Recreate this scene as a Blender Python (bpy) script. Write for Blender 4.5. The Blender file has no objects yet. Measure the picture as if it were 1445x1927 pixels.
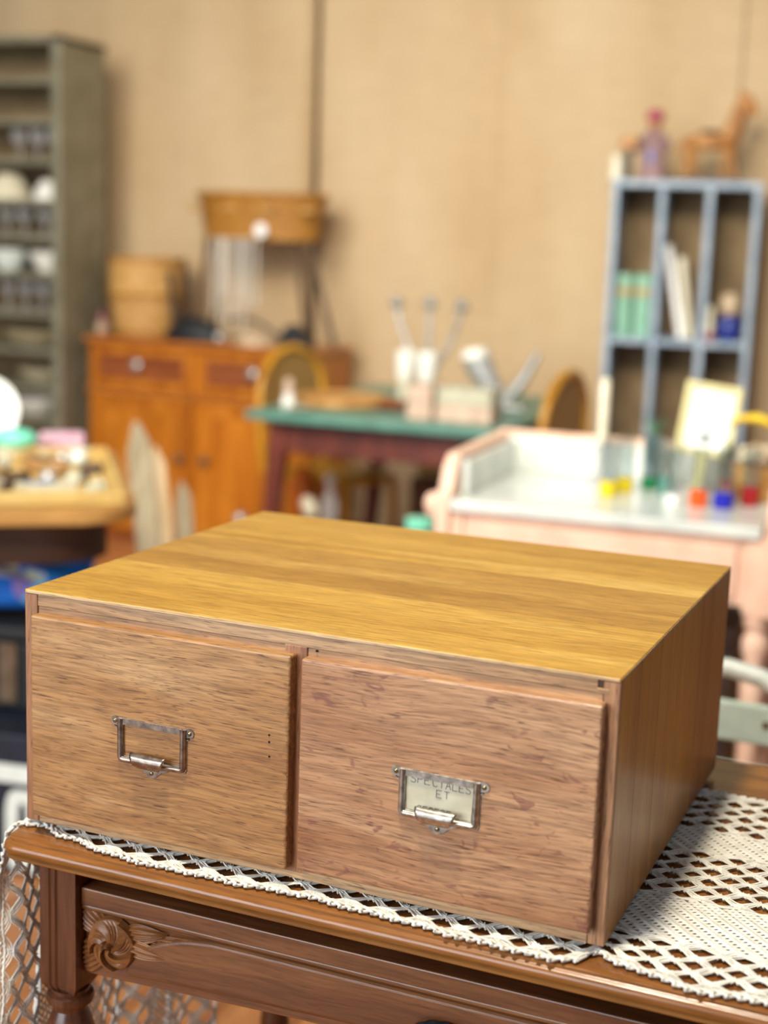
import bpy, bmesh, math, random
from mathutils import Vector, Matrix
random.seed(7)
S = bpy.context.scene
COL = S.collection
PI = math.pi

# ---------------------------------------------------------------- camera
YAW, PITCH, ROLL = -0.401238, 0.183144, 0.035822
CAM = Vector((0.7850, -1.0418, 1.3149))
fw = Vector((math.sin(YAW)*math.cos(PITCH), math.cos(YAW)*math.cos(PITCH), -math.sin(PITCH)))
rt0 = Vector((math.cos(YAW), -math.sin(YAW), 0)); up0 = rt0.cross(fw)
rt = rt0*math.cos(ROLL) + up0*math.sin(ROLL); up = -rt0*math.sin(ROLL) + up0*math.cos(ROLL)
cd = bpy.data.cameras.new('camera'); cam = bpy.data.objects.new('camera', cd); COL.objects.link(cam)
M = Matrix((( rt.x, up.x, -fw.x, CAM.x), (rt.y, up.y, -fw.y, CAM.y), (rt.z, up.z, -fw.z, CAM.z), (0,0,0,1)))
cam.matrix_world = M
cd.sensor_fit = 'VERTICAL'; cd.sensor_height = 36.0; cd.lens = 2763.467/1927*36.0
cd.clip_start = 0.05; cd.clip_end = 60
cd.dof.use_dof = True; cd.dof.focus_distance = 1.24; cd.dof.aperture_fstop = 3.1
S.camera = cam

# ---------------------------------------------------------------- light
w = bpy.data.worlds.new('world'); S.world = w; w.use_nodes = True
w.node_tree.nodes['Background'].inputs[0].default_value = (0.80, 0.88, 1.0, 1)
w.node_tree.nodes['Background'].inputs[1].default_value = 0.24
def area(name, loc, target, sx, sy, power, col):
    l = bpy.data.lights.new(name, 'AREA'); l.shape = 'RECTANGLE'; l.size = sx; l.size_y = sy
    l.energy = power; l.color = col
    o = bpy.data.objects.new(name, l); COL.objects.link(o); o.location = loc
    d = Vector(target) - Vector(loc); o.rotation_euler = d.to_track_quat('-Z', 'Y').to_euler(); return o
def bulb(name, loc, power, col, r):
    l = bpy.data.lights.new(name, 'POINT'); l.energy = power; l.color = col; l.shadow_soft_size = r
    o = bpy.data.objects.new(name, l); COL.objects.link(o); o.location = loc; return o
area('shop_window_light', (-1.6, -3.6, 1.9), (0.0, 1.0, 0.8), 3.2, 2.2, 215, (0.84, 0.92, 1.0))
bulb('ceiling_lamp_near', (0.22, -0.51, 3.2), 310, (1.0, 0.91, 0.74), 0.12)
area('background_fill', (-1.0, 0.4, 2.9), (-1.4, 4.4, 1.0), 3.0, 1.4, 70, (1.0, 0.95, 0.87)).data.spread = math.radians(95)  # added unseen fill, brightens the back wall and shelf fronts
S.view_settings.view_transform = 'Standard'; S.view_settings.look = 'None'
S.view_settings.exposure = -0.12; S.view_settings.gamma = 1.0; S.view_settings.use_curve_mapping = False

# ---------------------------------------------------------------- materials
def lin(h):
    h = h.lstrip('#'); o = []
    for i in (0, 2, 4):
        c = int(h[i:i+2], 16)/255; o.append(c/12.92 if c <= 0.04045 else ((c+0.055)/1.055)**2.4)
    return (o[0], o[1], o[2], 1)
class NT:
    def __init__(s, name):
        s.m = bpy.data.materials.new(name); s.m.use_nodes = True
        s.t = s.m.node_tree; s.b = s.t.nodes['Principled BSDF']
    def n(s, ty, **k):
        o = s.t.nodes.new(ty)
        for a, v in k.items():
            if a.startswith('i_'): o.inputs[a[2:].replace('_', ' ')].default_value = v
            else: setattr(o, a, v)
        return o
    def l(s, a, b): s.t.links.new(a, b)
    def coords(s, scale, rnd=True):
        tc = s.n('ShaderNodeTexCoord'); v = tc.outputs['Object']
        if rnd:
            oi = s.n('ShaderNodeObjectInfo'); m = s.n('ShaderNodeMath', operation='MULTIPLY'); m.inputs[1].default_value = 7.3
            s.l(oi.outputs['Random'], m.inputs[0]); a = s.n('ShaderNodeVectorMath', operation='ADD')
            s.l(v, a.inputs[0]); s.l(m.outputs[0], a.inputs[1]); v = a.outputs[0]
        mu = s.n('ShaderNodeVectorMath', operation='MULTIPLY'); s.l(v, mu.inputs[0]); mu.inputs[1].default_value = scale
        return mu.outputs[0]
    def noise(s, vec, scale=1, detail=3, dist=0, rough=.5):
        o = s.n('ShaderNodeTexNoise'); s.l(vec, o.inputs['Vector']); o.inputs['Scale'].default_value = scale
        o.inputs['Detail'].default_value = detail; o.inputs['Distortion'].default_value = dist; o.inputs['Roughness'].default_value = rough
        return o.outputs['Fac']
    def ramp(s, fac, stops):
        r = s.n('ShaderNodeValToRGB'); e = r.color_ramp.elements
        while len(e) < len(stops): e.new(0.5)
        for i, (p, c) in enumerate(stops): e[i].position = p; e[i].color = c
        s.l(fac, r.inputs[0]); return r.outputs[0]
    def mix(s, fac, a, b, mode='MIX'):
        m = s.n('ShaderNodeMix', data_type='RGBA', blend_type=mode)
        if isinstance(fac, (int, float)): m.inputs[0].default_value = fac
        else: s.l(fac, m.inputs[0])
        for i, x in ((6, a), (7, b)):
            if isinstance(x, tuple): m.inputs[i].default_value = x
            else: s.l(x, m.inputs[i])
        return m.outputs[2]
    def bump(s, h, strength, dist):
        b = s.n('ShaderNodeBump'); b.inputs['Strength'].default_value = strength; b.inputs['Distance'].default_value = dist
        s.l(h, b.inputs['Height']); s.l(b.outputs[0], s.b.inputs['Normal'])
    def out(s, col=None, rough=.5, metal=0, spec=.5):
        if col is not None:
            if isinstance(col, tuple): s.b.inputs['Base Color'].default_value = col
            else: s.l(col, s.b.inputs['Base Color'])
        s.b.inputs['Roughness'].default_value = rough; s.b.inputs['Metallic'].default_value = metal
        s.b.inputs['Specular IOR Level'].default_value = spec
        return s.m
W4 = (1, 1, 1, 1); K4 = (0, 0, 0, 1)
def plain(name, a, b=None, rough=.5, metal=0, scale=30, spec=.5, bump=0):
    t = NT(name); f = t.noise(t.coords((scale,)*3), 1, 4)
    ca = lin(a); cb = lin(b) if b else tuple([x*.82 for x in ca[:3]] + [1])
    if bump: t.bump(f, bump, .002)
    return t.out(t.ramp(f, [(.35, cb), (.65, ca)]), rough, metal, spec)
def wood(name, lo, mid, hi, axis=0, rough=.42, pore=.55, pcol='3a2412', fleck=None, fl=(.62, .66), fmix=.5, coarse=16, bump=.25, spec=.5, warp=.012, fine=300, fc=.5, vary=.08, edge=None):
    t = NT(name)
    def sc(al, ac): v = [ac]*3; v[axis] = al; return tuple(v)
    base_ = t.coords((1, 1, 1)); wn = t.n('ShaderNodeTexNoise'); t.l(base_, wn.inputs['Vector']); wn.inputs['Scale'].default_value = 7; wn.inputs['Detail'].default_value = 1
    ws_ = t.n('ShaderNodeVectorMath', operation='SUBTRACT'); t.l(wn.outputs['Color'], ws_.inputs[0]); ws_.inputs[1].default_value = (.5, .5, .5)
    wm = t.n('ShaderNodeVectorMath', operation='MULTIPLY_ADD'); t.l(ws_.outputs[0], wm.inputs[0]); wm.inputs[1].default_value = tuple(warp if i_ != axis else 0 for i_ in range(3)); t.l(base_, wm.inputs[2])
    def cs(v):
        mu = t.n('ShaderNodeVectorMath', operation='MULTIPLY'); t.l(wm.outputs[0], mu.inputs[0]); mu.inputs[1].default_value = v; return mu.outputs[0]
    big = t.noise(cs(sc(1.6 if not fleck else 3.5, coarse)), 1, 4, .8)
    col = t.ramp(big, [(.30, lin(lo)), (.5, lin(mid)), (.70, lin(hi))])
    mid_n = t.noise(cs(sc(fine*.055, fine)), 1, 3, .4)
    col = t.mix(fc, col, t.ramp(mid_n, [(.32, (.48, .44, .42, 1)), (.62, (1.22, 1.2, 1.18, 1))]), 'MULTIPLY')
    if fleck:
        fn = t.noise(cs(sc(34, 62)), 1, 2, 1.4)
        m1 = t.ramp(fn, [(fl[0], K4), (fl[1], (fmix, fmix, fmix, 1))])
        col = t.mix(m1, col, lin(fleck))
    pn = t.noise(cs(sc(52, 850)), 1, 2, .3)
    pm = t.ramp(pn, [(.30, (pore, pore, pore, 1)), (.42, K4)])
    col = t.mix(pm, col, lin(pcol))
    if edge:      # sooty wear along the right-hand edge of the board
        tc = t.n('ShaderNodeTexCoord'); sp = t.n('ShaderNodeSeparateXYZ'); t.l(tc.outputs['Generated'], sp.inputs[0])
        en = t.noise(t.coords((220, 220, 130)), 1, 4, .5); ad = t.n('ShaderNodeMath', operation='MULTIPLY_ADD'); t.l(en, ad.inputs[0]); ad.inputs[1].default_value = .10
        sb_ = t.n('ShaderNodeMath', operation='SUBTRACT'); t.l(sp.outputs[0], sb_.inputs[0]); sb_.inputs[1].default_value = .075; t.l(sb_.outputs[0], ad.inputs[2])
        col = t.mix(t.ramp(ad.outputs[0], [(.965, K4), (.99, (.55, .55, .55, 1))]), col, lin(edge))
    oi = t.n('ShaderNodeObjectInfo'); mr = t.n('ShaderNodeMapRange'); t.l(oi.outputs['Random'], mr.inputs[0]); mr.inputs[3].default_value = 1-vary; mr.inputs[4].default_value = 1+vary
    hs = t.n('ShaderNodeHueSaturation'); t.l(mr.outputs[0], hs.inputs['Value']); t.l(col, hs.inputs['Color']); col = hs.outputs[0]
    if bump: t.bump(pn, bump, .0008)
    return t.out(col, rough, 0, spec)
M_ = {}
M_['oak_front'] = wood('oak_front', '96643f', 'ab7c57', 'c0956e', 0, .40, .75, '53301e', '7c4a40', (.63, .68), .6, fine=460, fc=.66, edge='56301a')
M_['oak_front_plain'] = wood('oak_front_plain', '98673b', 'ac7d4c', 'c09666', 0, .40, .75, '53301e', '84523c', (.675, .72), .45, fine=460, fc=.66, edge='56301a')
M_['oak_rail'] = wood('oak_rail', '96704c', 'b28a62', 'c8a47c', 0, .45, .6, '4c2e1c', fine=340, fc=.6)
M_['oak_post'] = wood('oak_post', '825438', '9a6a48', 'b2845e', 2, .5, .6, '44241a', fine=340, fc=.6)
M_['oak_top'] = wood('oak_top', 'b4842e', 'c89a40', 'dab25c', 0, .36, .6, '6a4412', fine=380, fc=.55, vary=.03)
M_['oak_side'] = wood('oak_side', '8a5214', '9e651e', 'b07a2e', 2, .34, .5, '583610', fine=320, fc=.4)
M_['oak_top_mid'] = wood('oak_top_mid', 'a07226', 'b48638', 'c69c4e', 0, .36, .6, '5e3c10', fine=380, fc=.55, vary=.02)
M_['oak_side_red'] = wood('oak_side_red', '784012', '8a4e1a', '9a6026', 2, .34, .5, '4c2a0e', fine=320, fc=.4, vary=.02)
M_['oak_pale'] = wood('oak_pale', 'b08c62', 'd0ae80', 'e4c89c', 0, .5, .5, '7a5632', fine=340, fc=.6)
M_['oak_dark'] = wood('oak_dark', '3c2618', '523522', '664530', 2, .6, .4, '22140c')
M_['walnut'] = wood('walnut', '573019', '714527', '8a5c36', 0, .30, .35, '2e180c', coarse=22, bump=.1)
M_['walnut_v'] = wood('walnut_v', '502a16', '673c22', '7e4e2e', 2, .28, .35, '2a150a', coarse=22, bump=.1)
M_['walnut_top'] = wood('walnut_top', '70421c', '885626', '9e6a34', 0, .24, .3, '3c220e', coarse=18, bump=.08)
M_['carved'] = wood('carved', '6e4022', '8e5a32', 'aa7442', 0, .3, .3, '2e1a0e', coarse=30, bump=.1)
M_['cherry'] = wood('cherry', 'a0580e', 'b86c14', 'ca8024', 2, .32, .3, '5a2c08', bump=.05)
M_['cherry_dark'] = wood('cherry_dark', '6d3414', '82431c', '945228', 0, .34, .3, '44200c', bump=.05)
M_['cherry_top'] = wood('cherry_top', 'a05a20', 'b66c2a', 'ca8238', 0, .28, .3, '5a2c08', bump=.05)
M_['redwood'] = wood('redwood', '4a2018', '5e2a1e', '723628', 2, .45, .3, '2c120c', bump=.05)
M_['tablewood'] = wood('tablewood', '9a6a36', 'b88648', 'cc9c5c', 0, .3, .3, '6a4420', bump=.05)
M_['traywood'] = wood('traywood', 'c8a258', 'd8b66c', 'e6c880', 0, .45, .2, 'a07c3c', bump=.05)
M_['darkwood'] = wood('darkwood', '2c1a10', '3c2416', '4a2e1c', 0, .5, .3, '1a0e08', bump=.05)
M_['boxwood'] = wood('boxwood', '4c2c10', '623a14', '76481c', 0, .5, .3, '2c1808', bump=.05)
M_['chairwood'] = wood('chairwood', 'a06a14', 'c08820', 'd29c30', 2, .35, .2, '5c3a0c', bump=.05)
M_['toywood'] = wood('toywood', '94602c', 'ac7438', 'c08a4a', 2, .5, .2, '6a4018', bump=.05)
M_['greyboard'] = wood('greyboard', '8f8266', 'a5987a', 'b8ab8c', 2, .6, .3, '6a5c44', bump=.05)
M_['paleboard'] = wood('paleboard', 'c4aa80', 'd6bd94', 'e2cca6', 2, .6, .3, 'a08460', bump=.05)
M_['floorwood'] = wood('floorwood', 'a8683a', 'c07d48', 'd09058', 1, .4, .3, '7a4a26', bump=.05)
M_['brass'] = plain('brass', 'b8a694', '84736a', .36, 1.0, 160)
M_['nickel'] = plain('nickel', 'd2cabc', '9a9084', .36, 1.0, 160)
M_['screw'] = plain('screw', 'a89a70', '7c6e48', .35, 1.0, 300)
M_['black'] = plain('black', '16171a', '0e0f10', .6)
M_['hole'] = plain('hole', '120a06', '0a0604', .9)
M_['card'] = plain('card', 'cfc8ae', 'bdb498', .8, 0, 60)
M_['ink'] = plain('ink', '2e3352', '20243c', .7)
M_['cotton'] = plain('cotton', 'eae6dc', 'd8d2c4', .85, 0, 90, .2)
M_['pink'] = plain('pink', 'f2cbb0', 'e6b89c', .5, 0, 12)
M_['marble'] = plain('marble', 'e2e4da', 'c8ccc4', .18, 0, 9)
M_['bluepaint'] = plain('bluepaint', 'a9b6c0', '8799a8', .5, 0, 25)
M_['brownback'] = plain('brownback', '8c7452', '786142', .8, 0, 10)
M_['olive'] = plain('olive', '8c8670', '7a745c', .45, .2, 9)
M_['olive_dark'] = plain('olive_dark', '957c58', '826a48', .6, 0, 9)
M_['greentop'] = plain('greentop', '5f9280', '4d7c6c', .4, 0, 14)
M_['china'] = plain('china', 'f2efe4', 'e6e2d4', .2)
M_['cream'] = plain('cream', 'e6dcc0', 'd8ccac', .3)
M_['whitepaint'] = plain('whitepaint', 'eef2ea', 'dde6dc', .35)
M_['palegreen'] = plain('palegreen', 'd4e6da', 'c2d8ca', .45)
M_['silver'] = plain('silver', 'cccac4', 'a8a6a0', .3, .55, 40)
M_['iron'] = plain('iron', '6e5840', '584430', .6, .1)
M_['navy'] = plain('navy', '141c30', '0c1220', .5)
M_['mint'] = plain('mint', '84e0c0', '6cceae', .25)
M_['rose'] = plain('rose', 'e6c2cc', 'd2a0b4', .8)
M_['leather'] = plain('leather', 'b08450', '96703e', .5)
M_['paper'] = plain('paper', 'f4f3ee', 'e8e6de', .7)
M_['greyprint'] = plain('greyprint', '9aa0a0', '868c8c', .8)
M_['creamframe'] = plain('creamframe', 'e0d498', 'd0c284', .5)
M_['bluepaper'] = plain('bluepaper', '5a8cc0', '4878ac', .6)
M_['greentin'] = plain('greentin', '9cc8ac', '84b498', .4)
M_['tanband'] = plain('tanband', 'c0a06c', 'b08e5a', .5)
M_['cobalt'] = plain('cobalt', '2a3c8c', '1e2c74', .25)
M_['pinkcloth'] = plain('pinkcloth', '9a7a76', '866864', .8)
M_['redcap'] = plain('redcap', 'a8485c', '94384c', .7)
M_['skin'] = plain('skin', 'c08a5c', 'ac784c', .6)
M_['wax'] = plain('wax', 'ece4cc', 'ddd2b4', .5)
M_['yellow'] = plain('yellow', 'f0c828', 'dcb41c', .6)
M_['shell'] = plain('shell', 'cdb594', 'a88c6c', .6, 0, 20)
M_['leafgreen'] = plain('leafgreen', '5c8c68', '48745a', .6)
M_['teal'] = plain('teal', '5a8a98', '487684', .4)
M_['stonepink'] = plain('stonepink', 'cfb49c', 'b89a84', .8, 0, 30)
M_['stonegrey'] = plain('stonegrey', 'c6c2a8', 'aca88e', .8, 0, 30)
M_['amber'] = plain('amber', 'b85c14', '9c4a0c', .3)
M_['burgundy'] = plain('burgundy', '7c2c30', '662024', .3)
M_['cane'] = plain('cane', 'a88448', '94703a', .6, 0, 120)
def wickermat(name, a, b):
    t = NT(name); v = t.coords((1, 1, 1))
    wv = t.n('ShaderNodeTexWave', wave_type='BANDS', bands_direction='Z'); t.l(v, wv.inputs['Vector'])
    wv.inputs['Scale'].default_value = 34; wv.inputs['Distortion'].default_value = 1.5
    n = t.noise(t.coords((40, 40, 40)), 1, 3)
    c = t.mix(.45, t.ramp(n, [(.3, lin(b)), (.7, lin(a))]), t.ramp(wv.outputs['Fac'], [(.2, (.55, .5, .45, 1)), (.6, W4)]), 'MULTIPLY')
    t.bump(wv.outputs['Fac'], .4, .004); return t.out(c, .6)
M_['wicker'] = wickermat('wicker', 'd8ab68', 'b8863f')
M_['wicker_dark'] = wickermat('wicker_dark', 'bd8432', '98641c')
def burlapmat():
    t = NT('burlap'); v = t.coords((1, 1, 1), False)
    a = t.n('ShaderNodeTexWave', bands_direction='X'); t.l(v, a.inputs['Vector']); a.inputs['Scale'].default_value = 120; a.inputs['Distortion'].default_value = 2
    b = t.n('ShaderNodeTexWave', bands_direction='Z'); t.l(v, b.inputs['Vector']); b.inputs['Scale'].default_value = 120; b.inputs['Distortion'].default_value = 2
    n1 = t.noise(t.coords((2.2, 2.2, .8), False), 1, 4); n2 = t.noise(t.coords((9, 9, 60), False), 1, 4)
    c = t.ramp(n1, [(.3, lin('c4a67c')), (.7, lin('d6bc96'))])
    c = t.mix(.35, c, t.ramp(n2, [(.3, (.82, .8, .78, 1)), (.7, (1.06, 1.05, 1.04, 1))]), 'MULTIPLY')
    w_ = t.mix(.5, a.outputs['Color'], b.outputs['Color'])
    c = t.mix(.18, c, w_, 'MULTIPLY'); t.bump(w_, .3, .001); return t.out(c, .95, 0, .1)
M_['burlap'] = burlapmat()
def floral():
    t = NT('floral'); v = t.coords((1, 1, 1)); vo = t.n('ShaderNodeTexVoronoi'); t.l(v, vo.inputs['Vector']); vo.inputs['Scale'].default_value = 15
    n = t.noise(v, 9, 2)
    c = t.ramp(vo.outputs['Color'], [(.30, lin('1a74d8')), (.42, lin('1560c0')), (.52, lin('34c0a4')), (.62, lin('6cc8ec')), (.72, lin('f4e6ac')), (.85, lin('8868b8'))])
    return t.out(t.mix(t.ramp(n, [(.45, K4), (.6, (.6, .6, .6, 1))]), c, lin('2080e4')), .8)
M_['floral'] = floral()
def glassmat(name, tint=(.95, .98, .98, 1), amt=.22, milk=None):
    t = NT(name); tr = t.n('ShaderNodeBsdfTransparent'); tr.inputs[0].default_value = tint
    gl = t.n('ShaderNodeBsdfGlossy'); gl.inputs['Roughness'].default_value = .05
    if milk: gl = t.n('ShaderNodeBsdfDiffuse'); gl.inputs[0].default_value = lin(milk)
    lw = t.n('ShaderNodeLayerWeight'); lw.inputs[0].default_value = .35
    mx = t.n('ShaderNodeMixShader'); r = t.ramp(lw.outputs['Facing'], [(0, (amt*.35,)*3 + (1,)), (1, (min(1, amt*2.6),)*3 + (1,))])
    n = t.noise(t.coords((20, 20, 20)), 1, 2); r2 = t.mix(.1, r, n)
    t.l(r2, mx.inputs[0]); t.l(tr.outputs[0], mx.inputs[1]); t.l(gl.outputs[0], mx.inputs[2])
    t.l(mx.outputs[0], t.t.nodes['Material Output'].inputs['Surface']); return t.m
M_['glass'] = glassmat('glass')
M_['smokeglass'] = glassmat('smokeglass', (.92, .92, .92, 1), .45, 'd8d4d0')
for k, h in dict(gy='e8cc10', gg='0c7a4a', gt='3c8c80', gw='f4f4ee', go='f45a10', gb='1418b0', gr='a01018').items():
    M_[k] = plain('base_' + k, h, h, .15)

# ---------------------------------------------------------------- mesh helpers
class MB:
    def __init__(s): s.v = []; s.f = []
    def add(s, vs, fs):
        o = len(s.v); s.v += [tuple(p) for p in vs]; s.f += [tuple(i+o for i in q) for q in fs]; return s
    def box(s, x0, y0, z0, x1, y1, z1):
        return s.add([(x0,y0,z0),(x1,y0,z0),(x1,y1,z0),(x0,y1,z0),(x0,y0,z1),(x1,y0,z1),(x1,y1,z1),(x0,y1,z1)],
                     [(0,3,2,1),(4,5,6,7),(0,1,5,4),(1,2,6,5),(2,3,7,6),(3,0,4,7)])
    def tube(s, pts, r, n=8, closed=False, flat=1.0):
        pts = [Vector(p) for p in pts]; N = len(pts); vs = []
        rr = r if isinstance(r, (list, tuple)) else [r]*N; prev = None
        for i, p in enumerate(pts):
            a = pts[(i-1) % N] if (closed or i > 0) else p; b = pts[(i+1) % N] if (closed or i < N-1) else p
            t = (b-a).normalized() if (b-a).length > 1e-9 else Vector((0,0,1))
            if prev is None:
                prev = Vector((0,0,1)) if abs(t.z) < .9 else Vector((1,0,0))
            u = (prev - t*prev.dot(t))
            u = u.normalized() if u.length > 1e-6 else t.orthogonal().normalized()
            prev = u; vv = t.cross(u)
            for k in range(n):
                an = 2*PI*k/n; vs.append(p + (u*math.cos(an)*flat + vv*math.sin(an))*rr[i])
        fs = []
        for i in range(N if closed else N-1):
            j = (i+1) % N
            for k in range(n): fs.append((i*n+k, i*n+(k+1) % n, j*n+(k+1) % n, j*n+k))
        if not closed: fs.append(tuple(range(n-1, -1, -1))); fs.append(tuple(range((N-1)*n, N*n)))
        return s.add(vs, fs)
    def lathe(s, prof, n=24, c=(0,0,0), sx=1, sy=1):
        vs = []; fs = []
        for r, z in prof:
            for k in range(n): a = 2*PI*k/n; vs.append((c[0]+r*math.cos(a)*sx, c[1]+r*math.sin(a)*sy, c[2]+z))
        for i in range(len(prof)-1):
            for k in range(n): fs.append((i*n+k, i*n+(k+1) % n, (i+1)*n+(k+1) % n, (i+1)*n+k))
        if prof[0][0] > 1e-5: fs.append(tuple(range(n-1, -1, -1)))
        if prof[-1][0] > 1e-5: fs.append(tuple(range((len(prof)-1)*n, len(prof)*n)))
        return s.add(vs, fs)
    def prism(s, poly, f0, f1):            # poly of 2-D points, f0/f1 map (a,b) to the two faces
        n = len(poly); vs = [f0(*p) for p in poly] + [f1(*p) for p in poly]
        fs = [tuple(range(n)), tuple(range(2*n-1, n-1, -1))] + [(i, i+n, (i+1) % n+n, (i+1) % n) for i in range(n)]
        return s.add(vs, fs)
    def grid(s, fn, nu, nv):
        vs = [fn(i/nu, j/nv) for i in range(nu+1) for j in range(nv+1)]
        return s.add(vs, [(i*(nv+1)+j, (i+1)*(nv+1)+j, (i+1)*(nv+1)+j+1, i*(nv+1)+j+1) for i in range(nu) for j in range(nv)])
    def ball(s, c, rx, ry=None, rz=None, n=12, m=8):
        ry = ry or rx; rz = rz or rx; vs = []; fs = []
        for i in range(m+1):
            ph = -PI/2 + PI*i/m
            for k in range(n): a = 2*PI*k/n; vs.append((c[0]+rx*math.cos(ph)*math.cos(a), c[1]+ry*math.cos(ph)*math.sin(a), c[2]+rz*math.sin(ph)))
        for i in range(m):
            for k in range(n): fs.append((i*n+k, i*n+(k+1) % n, (i+1)*n+(k+1) % n, (i+1)*n+k))
        return s.add(vs, fs)
    def build(s, name, mat, parent=None, smooth=None, bevel=0, loc=None, rz=0, rot=None, seg=2):
        me = bpy.data.meshes.new(name); me.from_pydata(s.v, [], s.f); me.validate(); 
        bm = bmesh.new(); bm.from_mesh(me); bmesh.ops.remove_doubles(bm, verts=bm.verts, dist=1e-6)
        bmesh.ops.recalc_face_normals(bm, faces=bm.faces); bm.to_mesh(me); bm.free()
        me.materials.append(M_[mat] if isinstance(mat, str) else mat)
        if smooth is not None:
            me.shade_smooth(); me.set_sharp_from_angle(angle=math.radians(smooth))
        o = bpy.data.objects.new(name, me); COL.objects.link(o)
        if parent: o.parent = parent
        if loc: o.location = loc
        if rz: o.rotation_euler = (0, 0, rz)
        if rot: o.rotation_euler = rot
        if bevel:
            b = o.modifiers.new('bevel', 'BEVEL'); b.width = bevel; b.segments = seg; b.limit_method = 'ANGLE'
        return o
def tag(o, label, cat, group=None):
    o['label'] = label; o['category'] = cat
    if group: o['group'] = group
    return o
def thing(name, label, cat, loc=(0,0,0), rz=0, group=None):
    o = bpy.data.objects.new(name, None); o.empty_display_size = .05; COL.objects.link(o)
    o.location = loc; o.rotation_euler = (0, 0, rz); return tag(o, label, cat, group)
def struct(o): o['kind'] = 'structure'; return o
def copy_tree(o, parent=None):
    c = o.copy(); COL.objects.link(c); c.parent = parent
    for ch in [k for k in bpy.data.objects if k.parent == o]: copy_tree(ch, c)
    return c
def arc(cx, cy, r, a0, a1, n): return [(cx+r*math.cos(math.radians(a0+(a1-a0)*i/n)), cy+r*math.sin(math.radians(a0+(a1-a0)*i/n))) for i in range(n+1)]
def interp(tab, x):
    if x <= tab[0][0]: return tab[0][1]
    for (a, b), (c, d) in zip(tab, tab[1:]):
        if x <= c: t = (x-a)/(c-a); t = t*t*(3-2*t); return b + (d-b)*t
    return tab[-1][1]

# ================================================================ SETTING
fl = struct(MB().box(-5, -4.2, -.06, 3.4, 4.85, -.012).build('floor', 'darkwood'))
pl = None
for i in range(40):
    for j in range(4):
        x = -3.3 + i*.14; y = -1.2 + j*1.5 + (i % 3)*.22 - .3
        if pl is None:
            pl = MB().box(0, 0, -.012, .137, 1.495, 0).build('plank', 'floorwood', fl, bevel=.002, seg=1); p = pl
        else:
            p = pl.copy(); COL.objects.link(p)
        p.location = (x, y, 0)
wb = struct(MB().box(-5, 4.80, -.06, 3.4, 4.9, 3.2).build('wall_back', 'oak_dark'))
def burlap(x0, x1, seed):
    rnd = random.Random(seed); ph = [rnd.uniform(0, 6) for _ in range(4)]
    def fn(u, v):
        x = x0 + (x1-x0)*u; z = .01 + 3.15*v
        y = 4.715 + .011*math.sin(x*6.1+ph[0]) + .007*math.sin(x*13+ph[1]+z*.8) + .003*math.sin(z*3.1+ph[2]+x*2)
        e = min(u, 1-u)*(x1-x0)
        eu = u*(x1-x0) if seed == 3 else ((1-u)*(x1-x0) if seed == 2 else 9)
        if eu < .035: y += .05*(1-eu/.035)**2
        if seed in (3, 4) and abs(x+1.215) < .03: y -= .012*(1-abs(x+1.215)/.03)
        return (x, y, z)
    g = MB().grid(fn, int((x1-x0)*60)+4, 50)
    return g.build('burlap_panel', 'burlap', wb, smooth=60)
for a, b, s_ in ((-4.9, -3.06, 1), (-3.06, -2.06, 2), (-2.045, -1.215, 3), (-1.215, -.27, 4), (-.27, .7, 5), (.7, 1.8, 6), (1.8, 3.3, 8)): burlap(a, b, s_)

# ================================================================ FOREGROUND TABLE
TX0, TX1, TY0, TY1, TZ = -.011, 1.06, -.0325, .505, .776
desk = thing('carved_table', 'dark walnut table with moulded top and carved rose drawer carrying the oak drawer cabinet', 'table', (0, 0, 0))
prof = [(.012, .0), (.0065, .0), (.0055, -.0006), (.0052, -.0028), (.0046, -.0034), (.0030, -.0040), (.0012, -.0055), (.0002, -.0078), (.0, -.0100), (.0010, -.0122), (.0040, -.0134), (.0046, -.0142), (.0026, -.0150), (.0016, -.0165), (.0020, -.0182), (.0045, -.0196), (.0085, -.0204), (.030, -.0204)]
def ring(ins, z, rc=.02, n=6):
    pts = []
    for cx, cy, a0 in ((TX1-rc, TY1-rc, 0), (TX0+rc, TY1-rc, 90), (TX0+rc, TY0+rc, 180), (TX1-rc, TY0+rc, 270)):
        r = max(rc-ins, .002); ox = ins if ins > rc else 0
        for q in arc(cx, cy, r, a0, a0+90, n): pts.append((q[0], q[1], z))
    return pts
mb = MB(); rings = [ring(i_, TZ+z) for i_, z in prof]; n = len(rings[0])
vs = [p for r in rings for p in r]
fs = [(i*n+k, i*n+(k+1) % n, (i+1)*n+(k+1) % n, (i+1)*n+k) for i in range(len(rings)-1) for k in range(n)]
fs += [tuple(range(n)), tuple(range((len(rings)-1)*n, len(rings)*n))]
mb.add(vs, fs).build('tabletop', 'walnut_top', desk, smooth=35)
legprof = [(.018, .0), (.018, .004), (.0215, .006), (.0225, .010), (.0215, .014), (.0165, .017), (.0155, .022), (.019, .030), (.0235, .045), (.0255, .065), (.0245, .09), (.021, .13), (.0165, .17), (.015, .185), (.019, .19), (.020, .197), (.019, .204), (.015, .208), (.0145, .22), (.018, .25), (.020, .30), (.017, .40), (.0145, .47), (.019, .475), (.020, .482), (.019, .49), (.0145, .494), (.016, .52), (.020, .545), (.0205, .575), (.016, .6), (.012, .615)]
legprof = [(r, .617-z) for r, z in legprof][::-1]
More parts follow.
